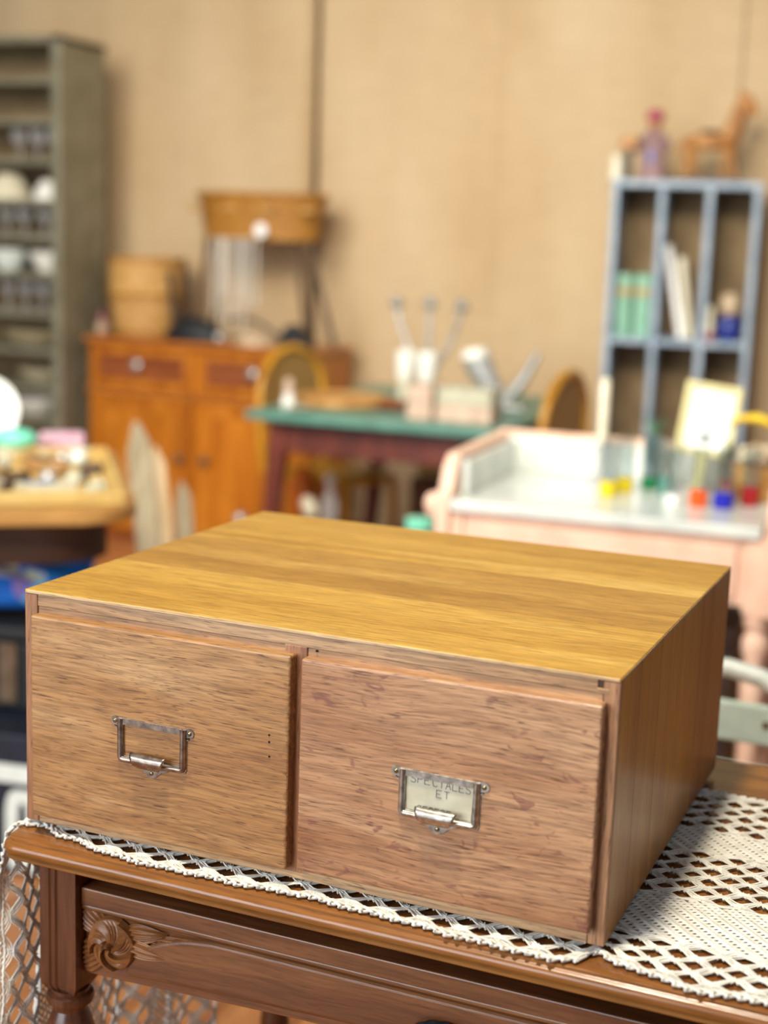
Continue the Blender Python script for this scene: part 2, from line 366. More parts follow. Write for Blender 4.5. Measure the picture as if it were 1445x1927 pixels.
def table_leg(x0, y0, front):
    mb = MB(); cx, cy = x0+.0195, y0+.0195
    mb.lathe(legprof, 28, (cx, cy, .002))
    # block with lightly cut lower corners and two vertical reeds
    def sec(z, ins):
        a, b, c_, d = x0+ins, y0+ins, x0+.039-ins, y0+.039-ins; g = .0012
        pts = [(a, b)]
        for gx in (.011, .018): pts += [(x0+gx-.0016, b), (x0+gx, b+g), (x0+gx+.0016, b)]
        pts += [(c_, b), (c_, d), (a, d)]
        return [(p[0], p[1], z) for p in pts]
    rs = [sec(.607, .012), sec(.625, .0008), sec(.628, 0), sec(.750, 0)]; n = len(rs[0])
    mb.add([p for r in rs for p in r], [(i*n+k, i*n+(k+1) % n, (i+1)*n+(k+1) % n, (i+1)*n+k) for i in range(3) for k in range(n)] + [tuple(range(n)), tuple(range(3*n, 4*n))])
    return mb.build('leg', 'walnut_v', desk, smooth=30)
for lx in (.0135, .965):
    for ly in (0.0, .425): table_leg(lx, ly, ly == 0)
MB().box(.020, .035, .635, .034, .428, .749).build('side_apron', 'walnut', desk)
MB().box(.985, .035, .635, .999, .428, .749).build('side_apron', 'walnut', desk)
MB().box(.05, .440, .635, .968, .452, .749).build('back_apron', 'walnut', desk)
# carved drawer front, x .0535 to .964
DX0, DX1 = .0535, .9645
def dbot(x): t = min(1, max(0, (x-.06)/.40)); t2 = 1-abs(2*((x-DX0)/(DX1-DX0))-1); return .6375 + .014*math.sin(t2*PI/2)
dpoly = [(DX0, .704), (DX0, .6385)] + [(DX0+(DX1-DX0)*i/24, dbot(DX0+(DX1-DX0)*i/24)) for i in range(1, 24)] + [(DX1, .6385), (DX1, .704)]
dr = MB().prism(dpoly, lambda a, b: (a, .0145, b), lambda a, b: (a, .03, b)).build('drawer_front', 'walnut', desk, bevel=.0012)
MB().box(DX0, .0075, .7085, DX1, .03, .7255).build('top_rail', 'walnut', dr, bevel=.0012)
MB().tube([(DX0, .0125, .7062), (DX1, .0125, .7062)], .0036, 10).build('bead_moulding', 'walnut', dr, smooth=60)
fieldpts = []
for i in range(15): a = PI/2*i/14; fieldpts.append((.200-.100*math.cos(a), .6485+.0535*math.sin(a)))
fieldpts += [(.80, .702)] + [(.916-.1*math.cos(PI/2+PI/2*i/10) - .1*0, .6485+.0535*math.cos(PI/2*i/10)) for i in range(0)]
fieldpts += [(.818+.1*math.sin(PI/2*i/10), .6485+.0535*math.cos(PI/2*i/10)) for i in range(11)]
fieldpts += [(.916-(.916-.1)*i/16, dbot(.916-(.916-.1)*i/16)+.0095) for i in range(1, 16)]
MB().prism(fieldpts, lambda a, b: (a, .0085, b), lambda a, b: (a, .016, b)).build('raised_panel', 'walnut', dr, bevel=.004, seg=3)
RC = (.0862, .6772); RR = .0250
def rose(u, v):
    th = u*2*PI; r = max(v, .001); N = 5
    saw = ((N*(th + 1.5*(1-r))/(2*PI)) % 1.0)
    h = .0150*(1-.42*r**2.6) + .0056*(saw-.5)*min(1, r/.3)
    if .25 < r < .93:
        for c_ in (.30, .44, .58): h -= .0016*math.exp(-((saw-c_)/.035)**2)*math.sin(PI*(r-.25)/.68)
    if r > .95: h *= 1-(r-.95)/.05*.75
    if r < .15: h += -.004 + .0065*(1-(r/.15)**2)
    elif r < .24: h -= .004*(1-(r-.15)/.09)
    return (RC[0]+RR*r*math.cos(th), .0150-max(h, 0), RC[1]+RR*1.02*r*math.sin(th))
MB().grid(rose, 320, 40).build('carved_rose', 'carved', dr, smooth=38)
def leaf(base, ang, length, width, ridges, tip=.5, hgt=.006, clipx=None, mode='fan'):
    ca, sa = math.cos(ang), math.sin(ang)
    def fn(u, v):
        q = 2*v-1
        if mode == 'fan': wv = width*(.35+.65*math.sin(PI/2*min(1, u*1.3)))*math.sqrt(max(0, 1-max(0, (u-.75)/.25)**2*.55))
        else: wv = width*math.sin(PI*(u**tip)*.97+.03)
        x = base[0] + ca*length*u - sa*wv*q; z = base[1] + sa*length*u + ca*wv*q
        if mode == 'fan': x += .002*math.sin(q*ridges*PI)*max(0, u-.8)*3
        h = hgt*(1-.55*q*q)*(.55+.45*math.sin(PI*min(1, u*1.05))) + .0012*math.cos(q*ridges*PI)
        if clipx is not None and x < clipx: x = clipx
        z = min(z, .7045)
        return (x, .0150-max(h, .0006), z)
    return MB().grid(fn, 24, 48).build('carved_leaf', 'carved', dr, smooth=60)
leaf((RC[0]-.006, RC[1]+.008), math.radians(150), .036, .0175, 7, clipx=.0538)
leaf((RC[0]-.006, RC[1]-.008), math.radians(208), .036, .0165, 7, clipx=.0538)
leaf((RC[0]+.012, RC[1]+.012), math.radians(10), .046, .0095, 4, .62, .008, mode='pt')
leaf((RC[0]+.010, RC[1]-.001), math.radians(-2), .052, .0100, 4, .62, .009, mode='pt')
leaf((RC[0]+.030, RC[1]+.011), math.radians(8), .092, .0062, 3, .42, .0045, mode='pt')
def shellpull(u, v):
    th = PI*u; r = .03*v
    h = .016*math.sqrt(max(0, 1-.95*v*v)) + .0012*math.cos(u*PI*14)*v
    return (.412+1.05*r*math.cos(th), .0085-h, .667+.62*r*math.sin(th))
MB().grid(shellpull, 84, 12).build('shell_pull', 'black', dr, smooth=60)
MB().box(.06, .031, .648, .96, .42, .655).build('drawer_bottom', 'darkwood', desk)

# ================================================================ CROCHET RUNNER
XE, RB = TX0+.009, .013
EDGE = [(-.2, 0), (-.03, .012), (.0, .024), (.02, .028), (.045, .016), (.10, .004), (.156, 0), (.305, .006), (.447, -.002), (.505, -.006), (.522, .004), (.536, .024), (.553, .014), (.6135, -.002), (.668, .005), (.8, 0)]
def cloth(s, y, h):
    k = min(1, max(0, (.05-y)/.075)); y2 = y + interp(EDGE, s)*k + .0012*math.sin(s*130)*k
    if s >= XE: 
        lift = .0
        return Vector((s, y2, TZ+.0012+h+lift))
    L = XE-s
    if L < RB*PI/2:
        a = L/RB; return Vector((XE-(RB+h)*math.sin(a), y2, TZ+.0012-RB+(RB+h)*math.cos(a)))
    d = L-RB*PI/2; wob = .010*math.sin(y*52+.8)*min(1, d/.12) + .004*math.sin(y*120+d*22)*min(1, d/.1)
    return Vector((XE-RB-h-.004*min(1, d/.05)+wob, y2+.006*math.sin(d*18+y*14)*min(1, d/.1), TZ-RB-d))
S0, S1 = -.46, 1.0
def cord(mb, fy, fh, r, step, n=4):
    N = int((S1-S0)/step); mb.tube([cloth(S0+step*i, fy(S0+step*i), fh(S0+step*i)) for i in range(N+1)], r, n)
runner = thing('crochet_runner', 'cream crocheted lace runner lying under the oak drawer cabinet and hanging over the table end', 'table runner', (0, 0, 0))
LP = .033
def lace(y0, y1, rows, ph):
    h = (y1-y0)/rows; mb = MB(); rnd = random.Random(rows*7+int(ph*100))
    for k in range(rows+1):
        sg = 1 if k % 2 == 0 else -1; am = h*.46 if 0 < k < rows else h*.22
        jit = [rnd.uniform(-.0008, .0008) for _ in range(6)]
        for d in (-1.5, -.5, .5, 1.5):
            fy = lambda s, k=k, sg=sg, am=am, d=d, j=jit: y0+k*h+sg*am*math.cos(2*PI*s/LP+ph)+d*(.0010+.0016*abs(math.sin(2*PI*s/LP+ph)))+.0008*math.sin(s*57+k*2.1)
            fh = lambda s, k=k, d=d: .0022+.0007*math.sin(2*PI*s/LP*1.0+k+d)
            cord(mb, fy, fh, .00082, .0030)
        # little knots where neighbouring strands touch
        if k < rows:
            q = int(S0/LP)-1
            while q*LP < S1:
                s = (q + (0 if sg > 0 else .5) )*LP - ph/(2*PI)*LP + (0 if sg < 0 else .0)
                s = s if sg < 0 else s
                s = ((q*2*PI + (0 if sg > 0 else PI)) - ph)/(2*PI)*LP
                q += 1
                if not (S0 < s < S1): continue
                c = cloth(s, y0+(k+.5)*h, .0026)
                for a in range(4):
                    an = PI*a/4+.3; e = .0070
                    p0 = cloth(s-e*math.cos(an), y0+(k+.5)*h-e*.8*math.sin(an), .0022); p1 = cloth(s+e*math.cos(an), y0+(k+.5)*h+e*.8*math.sin(an), .0022)
                    mb.tube([p0, c, p1], .0009, 4)
    return mb.build('lace_band', 'cotton', runner, smooth=80)
def dense(y0, y1, pitch=.0037):
    n = int((y1-y0)/pitch); pitch = (y1-y0)/n; mb = MB()
    for k in range(n+1):
        sg = 1 if k % 2 == 0 else -1
        cord(mb, lambda s: y0+k*pitch+sg*.00085*math.cos(2*PI*s/.0072), lambda s: .0018+.0006*math.sin(2*PI*s/.0072*.5+k*1.7), .00135, .0018)
    return mb.build('mesh_band', 'cotton', runner, smooth=80)
lace(-.0165, .042, 5, .4); dense(.045, .124); lace(.127, .230, 9, 1.1); dense(.233, .282); lace(.285, .378, 8, .2)
for yy, sg in ((-.0225, -1), (.3835, 1)):
    mb = MB()
    cord(mb, lambda s: yy+sg*(-.0045), lambda s: .0018+.0005*math.sin(s*900), .0014, .0028, 5)
    cord(mb, lambda s: yy+sg*(-.0018)+.0004*math.sin(s*1100), lambda s: .0026+.0005*math.sin(s*800+1), .0016, .0024, 5)
    N = int((S1-S0)/.0011); per = .0095
    mb.tube([cloth(S0+.0011*i + .0022*math.sin(4*PI*(S0+.0011*i)/per), yy+sg*(.0012+.0026*math.sin(2*PI*(S0+.0011*i)/per)+.0012*math.sin((S0+.0011*i)*61)), .0024+.0009*math.cos(2*PI*(S0+.0011*i)/per)) for i in range(N+1)], .00145, 5)
    mb.build('scalloped_edge', 'cotton', runner, smooth=80)

# ================================================================ OAK DRAWER CABINET
CW, CD, CH, CZ = .54, .449, .2158, .784
cab = thing('drawer_cabinet', 'low golden oak two-drawer card file cabinet standing on the lace runner', 'cabinet', (0, 0, CZ))
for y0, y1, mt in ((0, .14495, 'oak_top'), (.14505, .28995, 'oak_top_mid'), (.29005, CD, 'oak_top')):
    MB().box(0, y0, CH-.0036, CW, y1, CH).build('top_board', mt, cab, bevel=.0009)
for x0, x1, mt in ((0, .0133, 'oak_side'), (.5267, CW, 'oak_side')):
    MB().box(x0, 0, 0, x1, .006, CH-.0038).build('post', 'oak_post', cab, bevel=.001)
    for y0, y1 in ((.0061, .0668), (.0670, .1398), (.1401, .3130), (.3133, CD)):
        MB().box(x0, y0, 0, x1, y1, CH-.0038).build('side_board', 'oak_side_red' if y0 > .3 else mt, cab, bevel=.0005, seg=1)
MB().box(.002, -.0004, CH-.0034, CW-.001, .0006, CH-.0007).build('worn_arris_highlight', 'oak_pale', cab, bevel=.0004, seg=1)  # these two strips paint in the edge highlight along with pale wear
MB().box(CW-.0006, .002, CH-.0030, CW+.0004, CD-.002, CH-.0009).build('worn_arris_highlight', 'oak_rail', cab, bevel=.0004, seg=1)
MB().box(.0135, .0004, .2018, .5225, .02, CH-.0037).build('upper_rail', 'oak_rail', cab, bevel=.0006)
MB().box(.0135, .0014, .1900, .5265, .02, .2014).build('lower_rail', 'oak_rail', cab, bevel=.0006)
MB().box(.5228, .0012, .2066, .5265, .02, CH-.0038).build('joint_block', 'oak_dark', cab)
MB().box(.5218, -.0002, .2020, .5318, .01, .2060).build('rail_tongue', 'oak_rail', cab, bevel=.0004)
MB().box(.2590, -.0002, .006, .2795, .02, .2022).build('divider', 'oak_post', cab, bevel=.0006)
MB().box(.0135, .0002, 0, .5265, .03, .0105).build('bottom_rail', 'oak_rail', cab, bevel=.0008)
MB().box(.0135, .03, .0005, .5265, CD-.008, .006).build('bottom_board', 'oak_dark', cab)
MB().box(.0135, CD-.008, .0005, .5265, CD-.0005, CH-.007).build('back_panel', 'oak_side', cab)
MB().box(.2795+.0075, .00005, .1995, .2795+.0092, .002, .2010).build('nail_hole', 'hole', cab)
PY = -.0118
def drawer(x0, x1, z0, z1, mat):
    d = MB().box(x0, PY, z0, x1, .018, z1).build('drawer', mat, cab, bevel=.0020, seg=3)
    return d
d1 = drawer(.0145, .2705, .0110, .1962, 'oak_front_plain'); d2 = drawer(.2800, .5305, .0135, .1958, 'oak_front')
for hx, hz in ((.2525, .1265), (.2526, .1205), (.2530, .1080)):
    MB().lathe([(.0009, 0), (.0009, .0004)], 10).build('nail_hole', 'hole', d1, loc=(hx, PY-.0001, hz), rot=(PI/2, 0, 0))
def holder(dr, cx, cz, mat, card, tilt):
    mm = .001; P = lambda x, z, y: (cx+(x*math.cos(tilt)-z*math.sin(tilt))*mm, PY-y*mm, cz+(x*math.sin(tilt)+z*math.cos(tilt))*mm)
    # flat plate with ears and pointed lower tab, window left open
    ear = lambda sx: [(sx*34.5, 9.5)] + ([(sx*36.2, 10.2), (sx*36.6, 12.4)] + [(sx*37.0+sx*4.3*math.cos(math.radians(a)), 16.2+4.3*math.sin(math.radians(a))) for a in (-70, -40, -10, 20, 50, 80, 110)] + [(sx*34.6, 19.8)])
    outer = ear(1) + [(30, 19.6), (0, 19.6), (-30, 19.6)] + ear(-1)[::-1]
    low = [(-34.5, -17)] + [(-33.2+0, -19.6), (-31, -20.2), (-17, -20.2), (-15, -22.2), (-10, -23.5), (-6, -27.2), (-3, -29.3), (0, -29.8), (3, -29.3), (6, -27.2), (10, -23.5), (15, -22.2), (17, -20.2), (31, -20.2), (33.2, -19.6), (34.5, -17)]
    ring_o = outer + low
    inner = []
    def proj(p):   # nearest point on the window rectangle, radially matched
        x, z = p; wx, wz0, wz1 = 28.2, -13.5, 14.2
        t = max(abs(x)/wx, (z/wz1 if z > 0 else z/wz0)); return (x/t, z/t)
    inn = [proj(p) for p in ring_o]; n = len(ring_o)
    vs = [P(x, z, 1.0) for x, z in ring_o] + [P(x, z, 1.0) for x, z in inn] + [P(x, z, .05) for x, z in ring_o] + [P(x, z, .05) for x, z in inn]
    fs = []
    for i in range(n):
        j = (i+1) % n
        fs += [(i, j, n+j, n+i), (i, 2*n+i, 2*n+j, j), (n+i, n+j, 3*n+j, 3*n+i)]
    MB().add(vs, fs).build('label_holder', mat, dr)
    # raised U-shaped rim: left, right, bottom, low flat strip at the top
    def bar(pts, r, fl): return MB().tube([P(*p) for p in pts], r*mm, 10, flat=fl)
    rim = MB()
    path = [(-31.2, 19.2, 1.2), (-31.2, -15, 1.2), (-30.4, -16.6, 1.2), (-28.6, -17.2, 1.2), (28.6, -17.2, 1.2), (30.4, -16.6, 1.2), (31.2, -15, 1.2), (31.2, 19.2, 1.2)]
    rim.tube([P(*p) for p in path], 3.0*mm, 12, flat=.95)
    rim.add([P(-30, 14.2, 2.2), P(30, 14.2, 2.2), P(30, 19.4, 2.2), P(-30, 19.4, 2.2), P(-30, 14.2, 1.2), P(30, 14.2, 1.2), P(30, 19.4, 1.0), P(-30, 19.4, 1.0)], [(0,1,2,3),(0,4,5,1),(3,2,6,7),(4,7,6,5)])
    rim.build('raised_rim', mat, dr, smooth=50)
    # shell-shaped finger pull: narrow root at the lower rim, wide free lip on top
    pr = [(-20.5, 1.0, 3), (-21.2, 4.0, 7.5), (-20.4, 7.4, 11), (-17.8, 10.0, 13.8), (-14.0, 11.2, 15.6), (-10.4, 10.6, 16.8), (-8.2, 8.8, 17.4), (-7.4, 6.6, 17.6)]
    def pf(u, v):
        t = u*(len(pr)-1); i = min(int(t), len(pr)-2); f_ = t-i; a, b = pr[i], pr[i+1]
        z, y, wd = (a[k]+(b[k]-a[k])*f_ for k in range(3)); q = 2*v-1
        y = y*(1-.06*q*q) + .2
        return P(wd*q, z, y)
    pu = MB().grid(pf, 21, 16).build('finger_pull', mat, dr, smooth=60)
    so = pu.modifiers.new('thick', 'SOLIDIFY'); so.thickness = .0008
    for sx, sz in ((-37.2, 16.2), (37.2, 16.2), (0, -25.6)):
        sc = MB(); pr_ = [(0, 2.0), (1.2, 1.9), (1.9, 1.4), (2.0, .9)]; nn = 14
        vs = []; fs = []
        for r, y in pr_[1:]:
            for k in range(nn): a = 2*PI*k/nn; vs.append(P(sx+r*math.cos(a), sz+r*math.sin(a), y))
        fs = [tuple(range(nn))] + [(i*nn+k, i*nn+(k+1) % nn, (i+1)*nn+(k+1) % nn, (i+1)*nn+k) for i in range(2) for k in range(nn)]
        sc.add(vs, fs).build('screw', 'screw', dr, smooth=50)
        a = .5+sx; c_, s_ = math.cos(a), math.sin(a)
        MB().add([P(sx+q*1.3*c_-w_*.22*s_, sz+q*1.3*s_+w_*.22*c_, 1.95) for q, w_ in ((-1,-1),(1,-1),(1,1),(-1,1))], [(0,1,2,3)]).build('screw_slot', 'hole', dr)
    if card:
        MB().add([P(-30, -15.5, .35), P(30, -15.5, .35), P(30, 18, .35), P(-30, 18, .35), P(-30, -15.5, .1), P(30, -15.5, .1), P(30, 18, .1), P(-30, 18, .1)], [(0,1,2,3),(7,6,5,4),(0,4,5,1),(1,5,6,2),(2,6,7,3),(3,7,4,0)]).build('index_card', 'card', dr)
        G = {'S': [[(1,.85),(.75,1),(.25,1),(0,.8),(.15,.58),(.8,.42),(1,.22),(.75,0),(.25,0),(0,.12)]], 'P': [[(0,0),(0,1),(.7,1),(1,.8),(.75,.52),(0,.48)]], 'E': [[(1,1),(0,1),(0,0),(1,0)],[(0,.5),(.75,.5)]],
             'C': [[(1,.85),(.7,1),(.25,.95),(0,.5),(.2,.08),(.65,0),(1,.15)]], 'I': [[(.5,1),(.5,0)],[(.2,1),(.8,1)]], 'A': [[(0,0),(.5,1),(1,0)],[(.2,.38),(.8,.38)]], 'L': [[(0,1),(0,0),(1,0)]], 'T': [[(.5,0),(.5,1)],[(0,1),(1,1)]]}
        def word(txt, x, z, cw, chh, gap, dz=0):
            for ch in txt:
                mb = MB()
                for st in G[ch]:
                    for (a, b), (c_, d) in zip(st, st[1:]):
                        mb.tube([P(x+a*cw, z+b*chh, .45), P(x+c_*cw, z+d*chh, .45)], .00040, 5, flat=.5)
                mb.build('lettering', 'ink', dr); x += cw+gap; z += dz
        word('SPE', -24.5, 9.5, 4.3, 6.6, 1.6); word('CIALES', -6.0, 9.0, 4.1, 6.6, 1.5, -.12)
        word('ET', -2.4, .6, 4.3, 6.0, 2.2)
        word('SESESE', -18, -14.2, 3.4, 5.2, 1.6)
holder(d1, .1402, .0985, 'brass', False, 0.0); holder(d2, .4040, .1000, 'nickel', True, -.008)

# ================================================================ LEFT METAL SHELVING
SHX, SHY0, SHY1 = -2.9, 4.11, 4.44
shf = thing('metal_shelving', 'tall olive grey metal shelf unit with many narrow shelves of crockery', 'shelf', (SHX, SHY0, 0))
MB().box(-.03, .04, 0, 0, .33, 2.08).build('side_panel', 'olive', shf, bevel=.004)
MB().box(-.042, 0, 0, .0, .042, 2.085).build('front_post', 'olive', shf, bevel=.004)
MB().box(-1.0, 0, 0, -.958, .042, 2.085).build('front_post', 'olive', shf, bevel=.004)
MB().box(-1.0, .04, 0, -.97, .33, 2.08).build('side_panel', 'olive', shf, bevel=.004)
MB().box(-.99, .315, 0, -.01, .33, 2.07).build('back_panel', 'olive_dark', shf)
MB().box(-1.0, 0, 2.055, 0, .33, 2.085).build('top_panel', 'olive', shf, bevel=.004)
SZ = [1.92, 1.757, 1.597, 1.43, 1.283, 1.128, .967, .81, .655, .515, .33, .15]
for z in SZ:
    MB().box(-.958, .006, z-.026, -.04, .314, z).build('shelf_board', 'olive', shf, bevel=.003, seg=1)
def goblet(name, label, x, y, z, h, r, mat, group):
    p = [(r*.75, 0), (r*.75, .003), (.006, .008), (.005, h*.42), (r*.55, h*.5), (r*.95, h*.66), (r, h*.84), (r*.88, h), (r*.84, h), (r*.95, h*.82), (r*.5, h*.54)]
    return tag(MB().lathe(p, 20).build(name, mat, None, smooth=50, loc=(x, y, z)), label, 'glass', group)
ORD = ['leftmost', 'second from the left', 'third from the left', 'fourth from the left', 'fifth from the left', 'sixth from the left', 'seventh from the left', 'eighth from the left', 'rightmost']
def sx_(px): return -3.262 + px*.002655
for i_, (px, rz_) in enumerate(((30, .030), (66, .030), (97, .028))):
    goblet('stemmed_glass', 'clear stemmed glass on the uppermost filled shelf of the metal unit, ' + ('leftmost', 'middle one', 'nearest the post')[i_], sx_(px), 4.22, 1.5975, .125, rz_*1.1, 'smokeglass', 'glasses on the upper shelf')
for i_, px in enumerate((4, 38, 78)):
    goblet('stemmed_glass', 'clear stemmed glass on the shelf between the two rows of bowls, ' + ('leftmost', 'middle one', 'nearest the post')[i_], sx_(px), 4.22, 1.2835, .115, .034, 'smokeglass', 'glasses on the middle shelf')
for i_, px in enumerate((6, 40, 72, 101)):
    goblet('stemmed_glass', 'clear stemmed glass on the shelf just below the lower bowls, ' + ('leftmost', 'second from the left', 'third from the left', 'nearest the post')[i_], sx_(px), 4.22, .9675, .125, .030, 'smokeglass', 'glasses on the lower shelf')
def bowl(name, label, x, y, z, r, h, mat, cat='bowl', group=None, flip=False):
    p = [(r*.45, 0), (r*.5, .006), (r*.78, h*.45), (r, h), (r*.96, h), (r*.72, h*.5), (r*.4, .012), (0.0001, .010)]
    if flip: p = [(rr, h-zz) for rr, zz in p][::-1]
    return tag(MB().lathe(p, 28).build(name, mat, None, smooth=50, loc=(x, y, z)), label, cat, group)
bowl('bowl', 'upturned pale green bowl at the frame edge on the metal unit', sx_(2), 4.24, 1.4305, .10, .105, 'cream', flip=True)
bowl('bowl', 'upturned bright white bowl beside the pale green bowl on the metal unit', sx_(80), 4.24, 1.4305, .072, .08, 'china', flip=True)
bowl('bowl', 'bluish white bowl at the frame edge above the lower glasses', sx_(0), 4.24, 1.1285, .095, .09, 'whitepaint')
bowl('bowl', 'white round bowl next to the post above the lower glasses', sx_(78), 4.24, 1.1285, .085, .085, 'china')
for i in range(4): bowl('plate', 'cream plate in the wide stack below the stemmed glasses, ' + ('lowest', 'second from below', 'third from below', 'topmost')[i], sx_(48), 4.25, .8105+i*.012, .125, .03, 'cream', 'plate', 'stacked cream plates')
for i in range(2): bowl('plate', 'cream dish in the short pile under the plate stack, ' + ('lower one', 'upper one')[i], sx_(62), 4.25, .6555+i*.014, .105, .04, 'cream', 'plate', 'piled cream dishes')
bowl('bowl', 'wide white serving bowl on the lowest visible shelf of the metal unit', sx_(50), 4.25, .5155, .125, .075, 'china')

# ================================================================ SIDEBOARD
sb = thing('sideboard', 'orange cherry wood sideboard with two drawers and two doors against the burlap wall', 'sideboard', (-2.842, 4.22, 0))
SW, SD = 1.055, .38
MB().box(0, .012, .04, SW, SD, .845).build('body', 'cherry', sb, bevel=.004)
MB().box(-.015, -.015, .845, SW+.015, SD+.01, .872).build('top', 'cherry_top', sb, bevel=.008, seg=3)
MB().box(.02, .03, 0, SW-.02, SD-.02, .04).build('plinth', 'cherry_dark', sb)
for x0 in (.03, .545):
    MB().box(x0, -.004, .665, x0+.48, .0125, .835).build('drawer_frame', 'cherry', sb, bevel=.004)
    d = MB().box(x0+.035, -.010, .700, x0+.445, .0, .805).build('drawer', 'cherry_dark', sb, bevel=.004)
    MB().lathe([(.010, 0), (.010, .010), (.020, .018), (.022, .027), (.014, .034), (.0001, .036)], 18).build('knob', 'silver', d, smooth=50, loc=(x0+(.233 if x0 < .1 else .266), -.010, .765), rot=(PI/2, 0, 0))
    MB().box(x0-.03, -.012, .632, x0+.51, .0125, .658).build('moulding', 'cherry_top', sb, bevel=.006, seg=3)
    dd = MB().box(x0, -.006, .06, x0+.48, .0125, .628).build('door', 'cherry', sb, bevel=.004)
    MB().box(x0+.07, -.010, .12, x0+.41, -.004, .57).build('door_panel', 'cherry', dd, bevel=.004)
    MB().lathe([(.010, 0), (.010, .010), (.019, .018), (.021, .026), (.013, .033), (.0001, .035)], 18).build('knob', 'iron', dd, smooth=50, loc=(x0+(.438 if x0 < .1 else .042), -.006, .387), rot=(PI/2, 0, 0))

# things on the sideboard (top z .872)
bk = thing('wicker_drum_basket', 'round straw coloured wicker basket at the left end of the sideboard', 'basket', (-2.675, 4.42, .8725))
MB().lathe([(.130, 0), (.148, .07), (.160, .16), (.166, .18), (.160, .19), (.164, .26), (.160, .325), (.15, .335), (.14, .30), (.1, .295), (.0001, .29)], 40).build('woven_body', 'wicker', bk, smooth=40)
for z, r in ((.175, .166), (.325, .162), (.015, .136)):
    MB().tube([(r*math.cos(2*PI*k/40), r*math.sin(2*PI*k/40), z) for k in range(40)], .009, 8, closed=True).build('rim_band', 'wicker_dark', bk, smooth=60)
hd = MB().tube([(.155+.02*math.sin(PI*i/14), .05-.03*i/14, .30-.29*i/14) for i in range(15)], .012, 8).build('side_handle', 'black', bk, smooth=60)
bt = thing('small_bottle', 'small dark red bottle squeezed between metal unit and wicker basket', 'bottle', (-2.872+.03, 4.33, .8725))
MB().lathe([(.024, 0), (.025, .06), (.012, .085), (.011, .11), (.0001, .111)], 16).build('bottle_body', 'burgundy', bt, smooth=50)
MB().lathe([(.0253, .01), (.0253, .05)], 16).build('paper_label', 'shell', bt, smooth=50)
st = thing('basket_stand', 'oval brown wicker tub raised on four thin splayed metal legs on the sideboard', 'plant stand', (-2.13, 4.43, .8725))
MB().lathe([(.255, .425), (.285, .59), (.295, .60), (.285, .608), (.272, .595), (.243, .435), (.0001, .43)], 48, sx=1, sy=.55).build('woven_tub', 'wicker_dark', st, smooth=40)
MB().tube([(.29*math.cos(2*PI*k/48), .29*.55*math.sin(2*PI*k/48), .602) for k in range(48)], .011, 8, closed=True).build('braided_rim', 'wicker_dark', st, smooth=60)
for a, b in (((-.245, -.01), (-.34, .05)), ((-.19, -.05), (-.215, .0)), ((.225, -.03), (.345, .0)), ((.17, -.03), (.21, .03))):
    MB().tube([(a[0], a[1], .44), ((a[0]+b[0])/2, (a[1]+b[1])/2, .22), (b[0], b[1], .004)], .0125, 8).build('leg', 'iron', st, smooth=60)
for k in range(4):
    MB().tube([(-.27+.17*k, -.16+.02*abs(k-1.5), .545), (-.20+.17*k, -.165+.02*abs(k-1.5), .545)], .010, 6).build('weave_patch', 'wicker', st, smooth=60)
tg = tag(MB().lathe([(.028, 0), (.028, .003), (.0001, .003)], 24).build('price_tag', 'paper', None, loc=(-2.045, 4.262, 1.335), rot=(PI/2, 0, 0)), 'round white price tag hanging on the brown wicker tub', 'tag')
for i in range(9):
    mb = MB(); x = -2.262 + i*.024; n = 24; L = .30 + .07*math.sin(i*2.3)
    for k in range(n): mb.ball((0, .003*math.sin(k), -k*L/n), .0052, n=6, m=4)
    mb.tube([(0, 0, .01), (0, 0, -L)], .002, 5)
    tag(mb.build('bead_strand', 'china', None, smooth=60, loc=(x, 4.268+.012*math.sin(i*1.7), 1.295)), 'strand of pale beads hanging below the brown wicker tub, ' + ORD[i], 'necklace', 'pale bead strands')
hat = thing('black_bag', 'black cloth bag slumped beside the wicker drum on the sideboard', 'bag', (-2.36, 4.285, .8725))
MB().lathe([(.115, 0), (.125, .02), (.10, .055), (.07, .085), (.03, .10), (.0001, .102)], 24, sx=1.12, sy=.5).build('bag_body', 'black', hat, smooth=60)
MB().tube([(-.09, .0, .07), (-.105, 0, .15), (-.12, .01, .22), (-.135, .02, .28)], .012, 8).build('strap', 'black', hat, smooth=60)
MB().ball((.155, -.06, .026), .022, n=14, m=10).build('clasp', 'silver', hat, smooth=60)
ir = thing('flat_iron', 'small black cast iron flat iron near the right end of the sideboard', 'iron', (-1.90, 4.30, .8725))
MB().prism([(-.065, 0), (.085, 0), (.06, .035), (.0, .095), (-.03, .085), (-.06, .03)], lambda a, b: (a, -.035, b), lambda a, b: (a, .035, b)).build('sole', 'black', ir, bevel=.006)
MB().tube([(-.05, 0, .03), (-.10, 0, .055), (-.17, 0, .095), (-.25, 0, .105), (-.33, 0, .10)], .007, 8).build('long_handle', 'black', ir, smooth=60)
bowl('dish', 'upturned beige dish in the middle of the sideboard top', -2.10, 4.33, .8725, .085, .055, 'shell', 'dish', None, True)

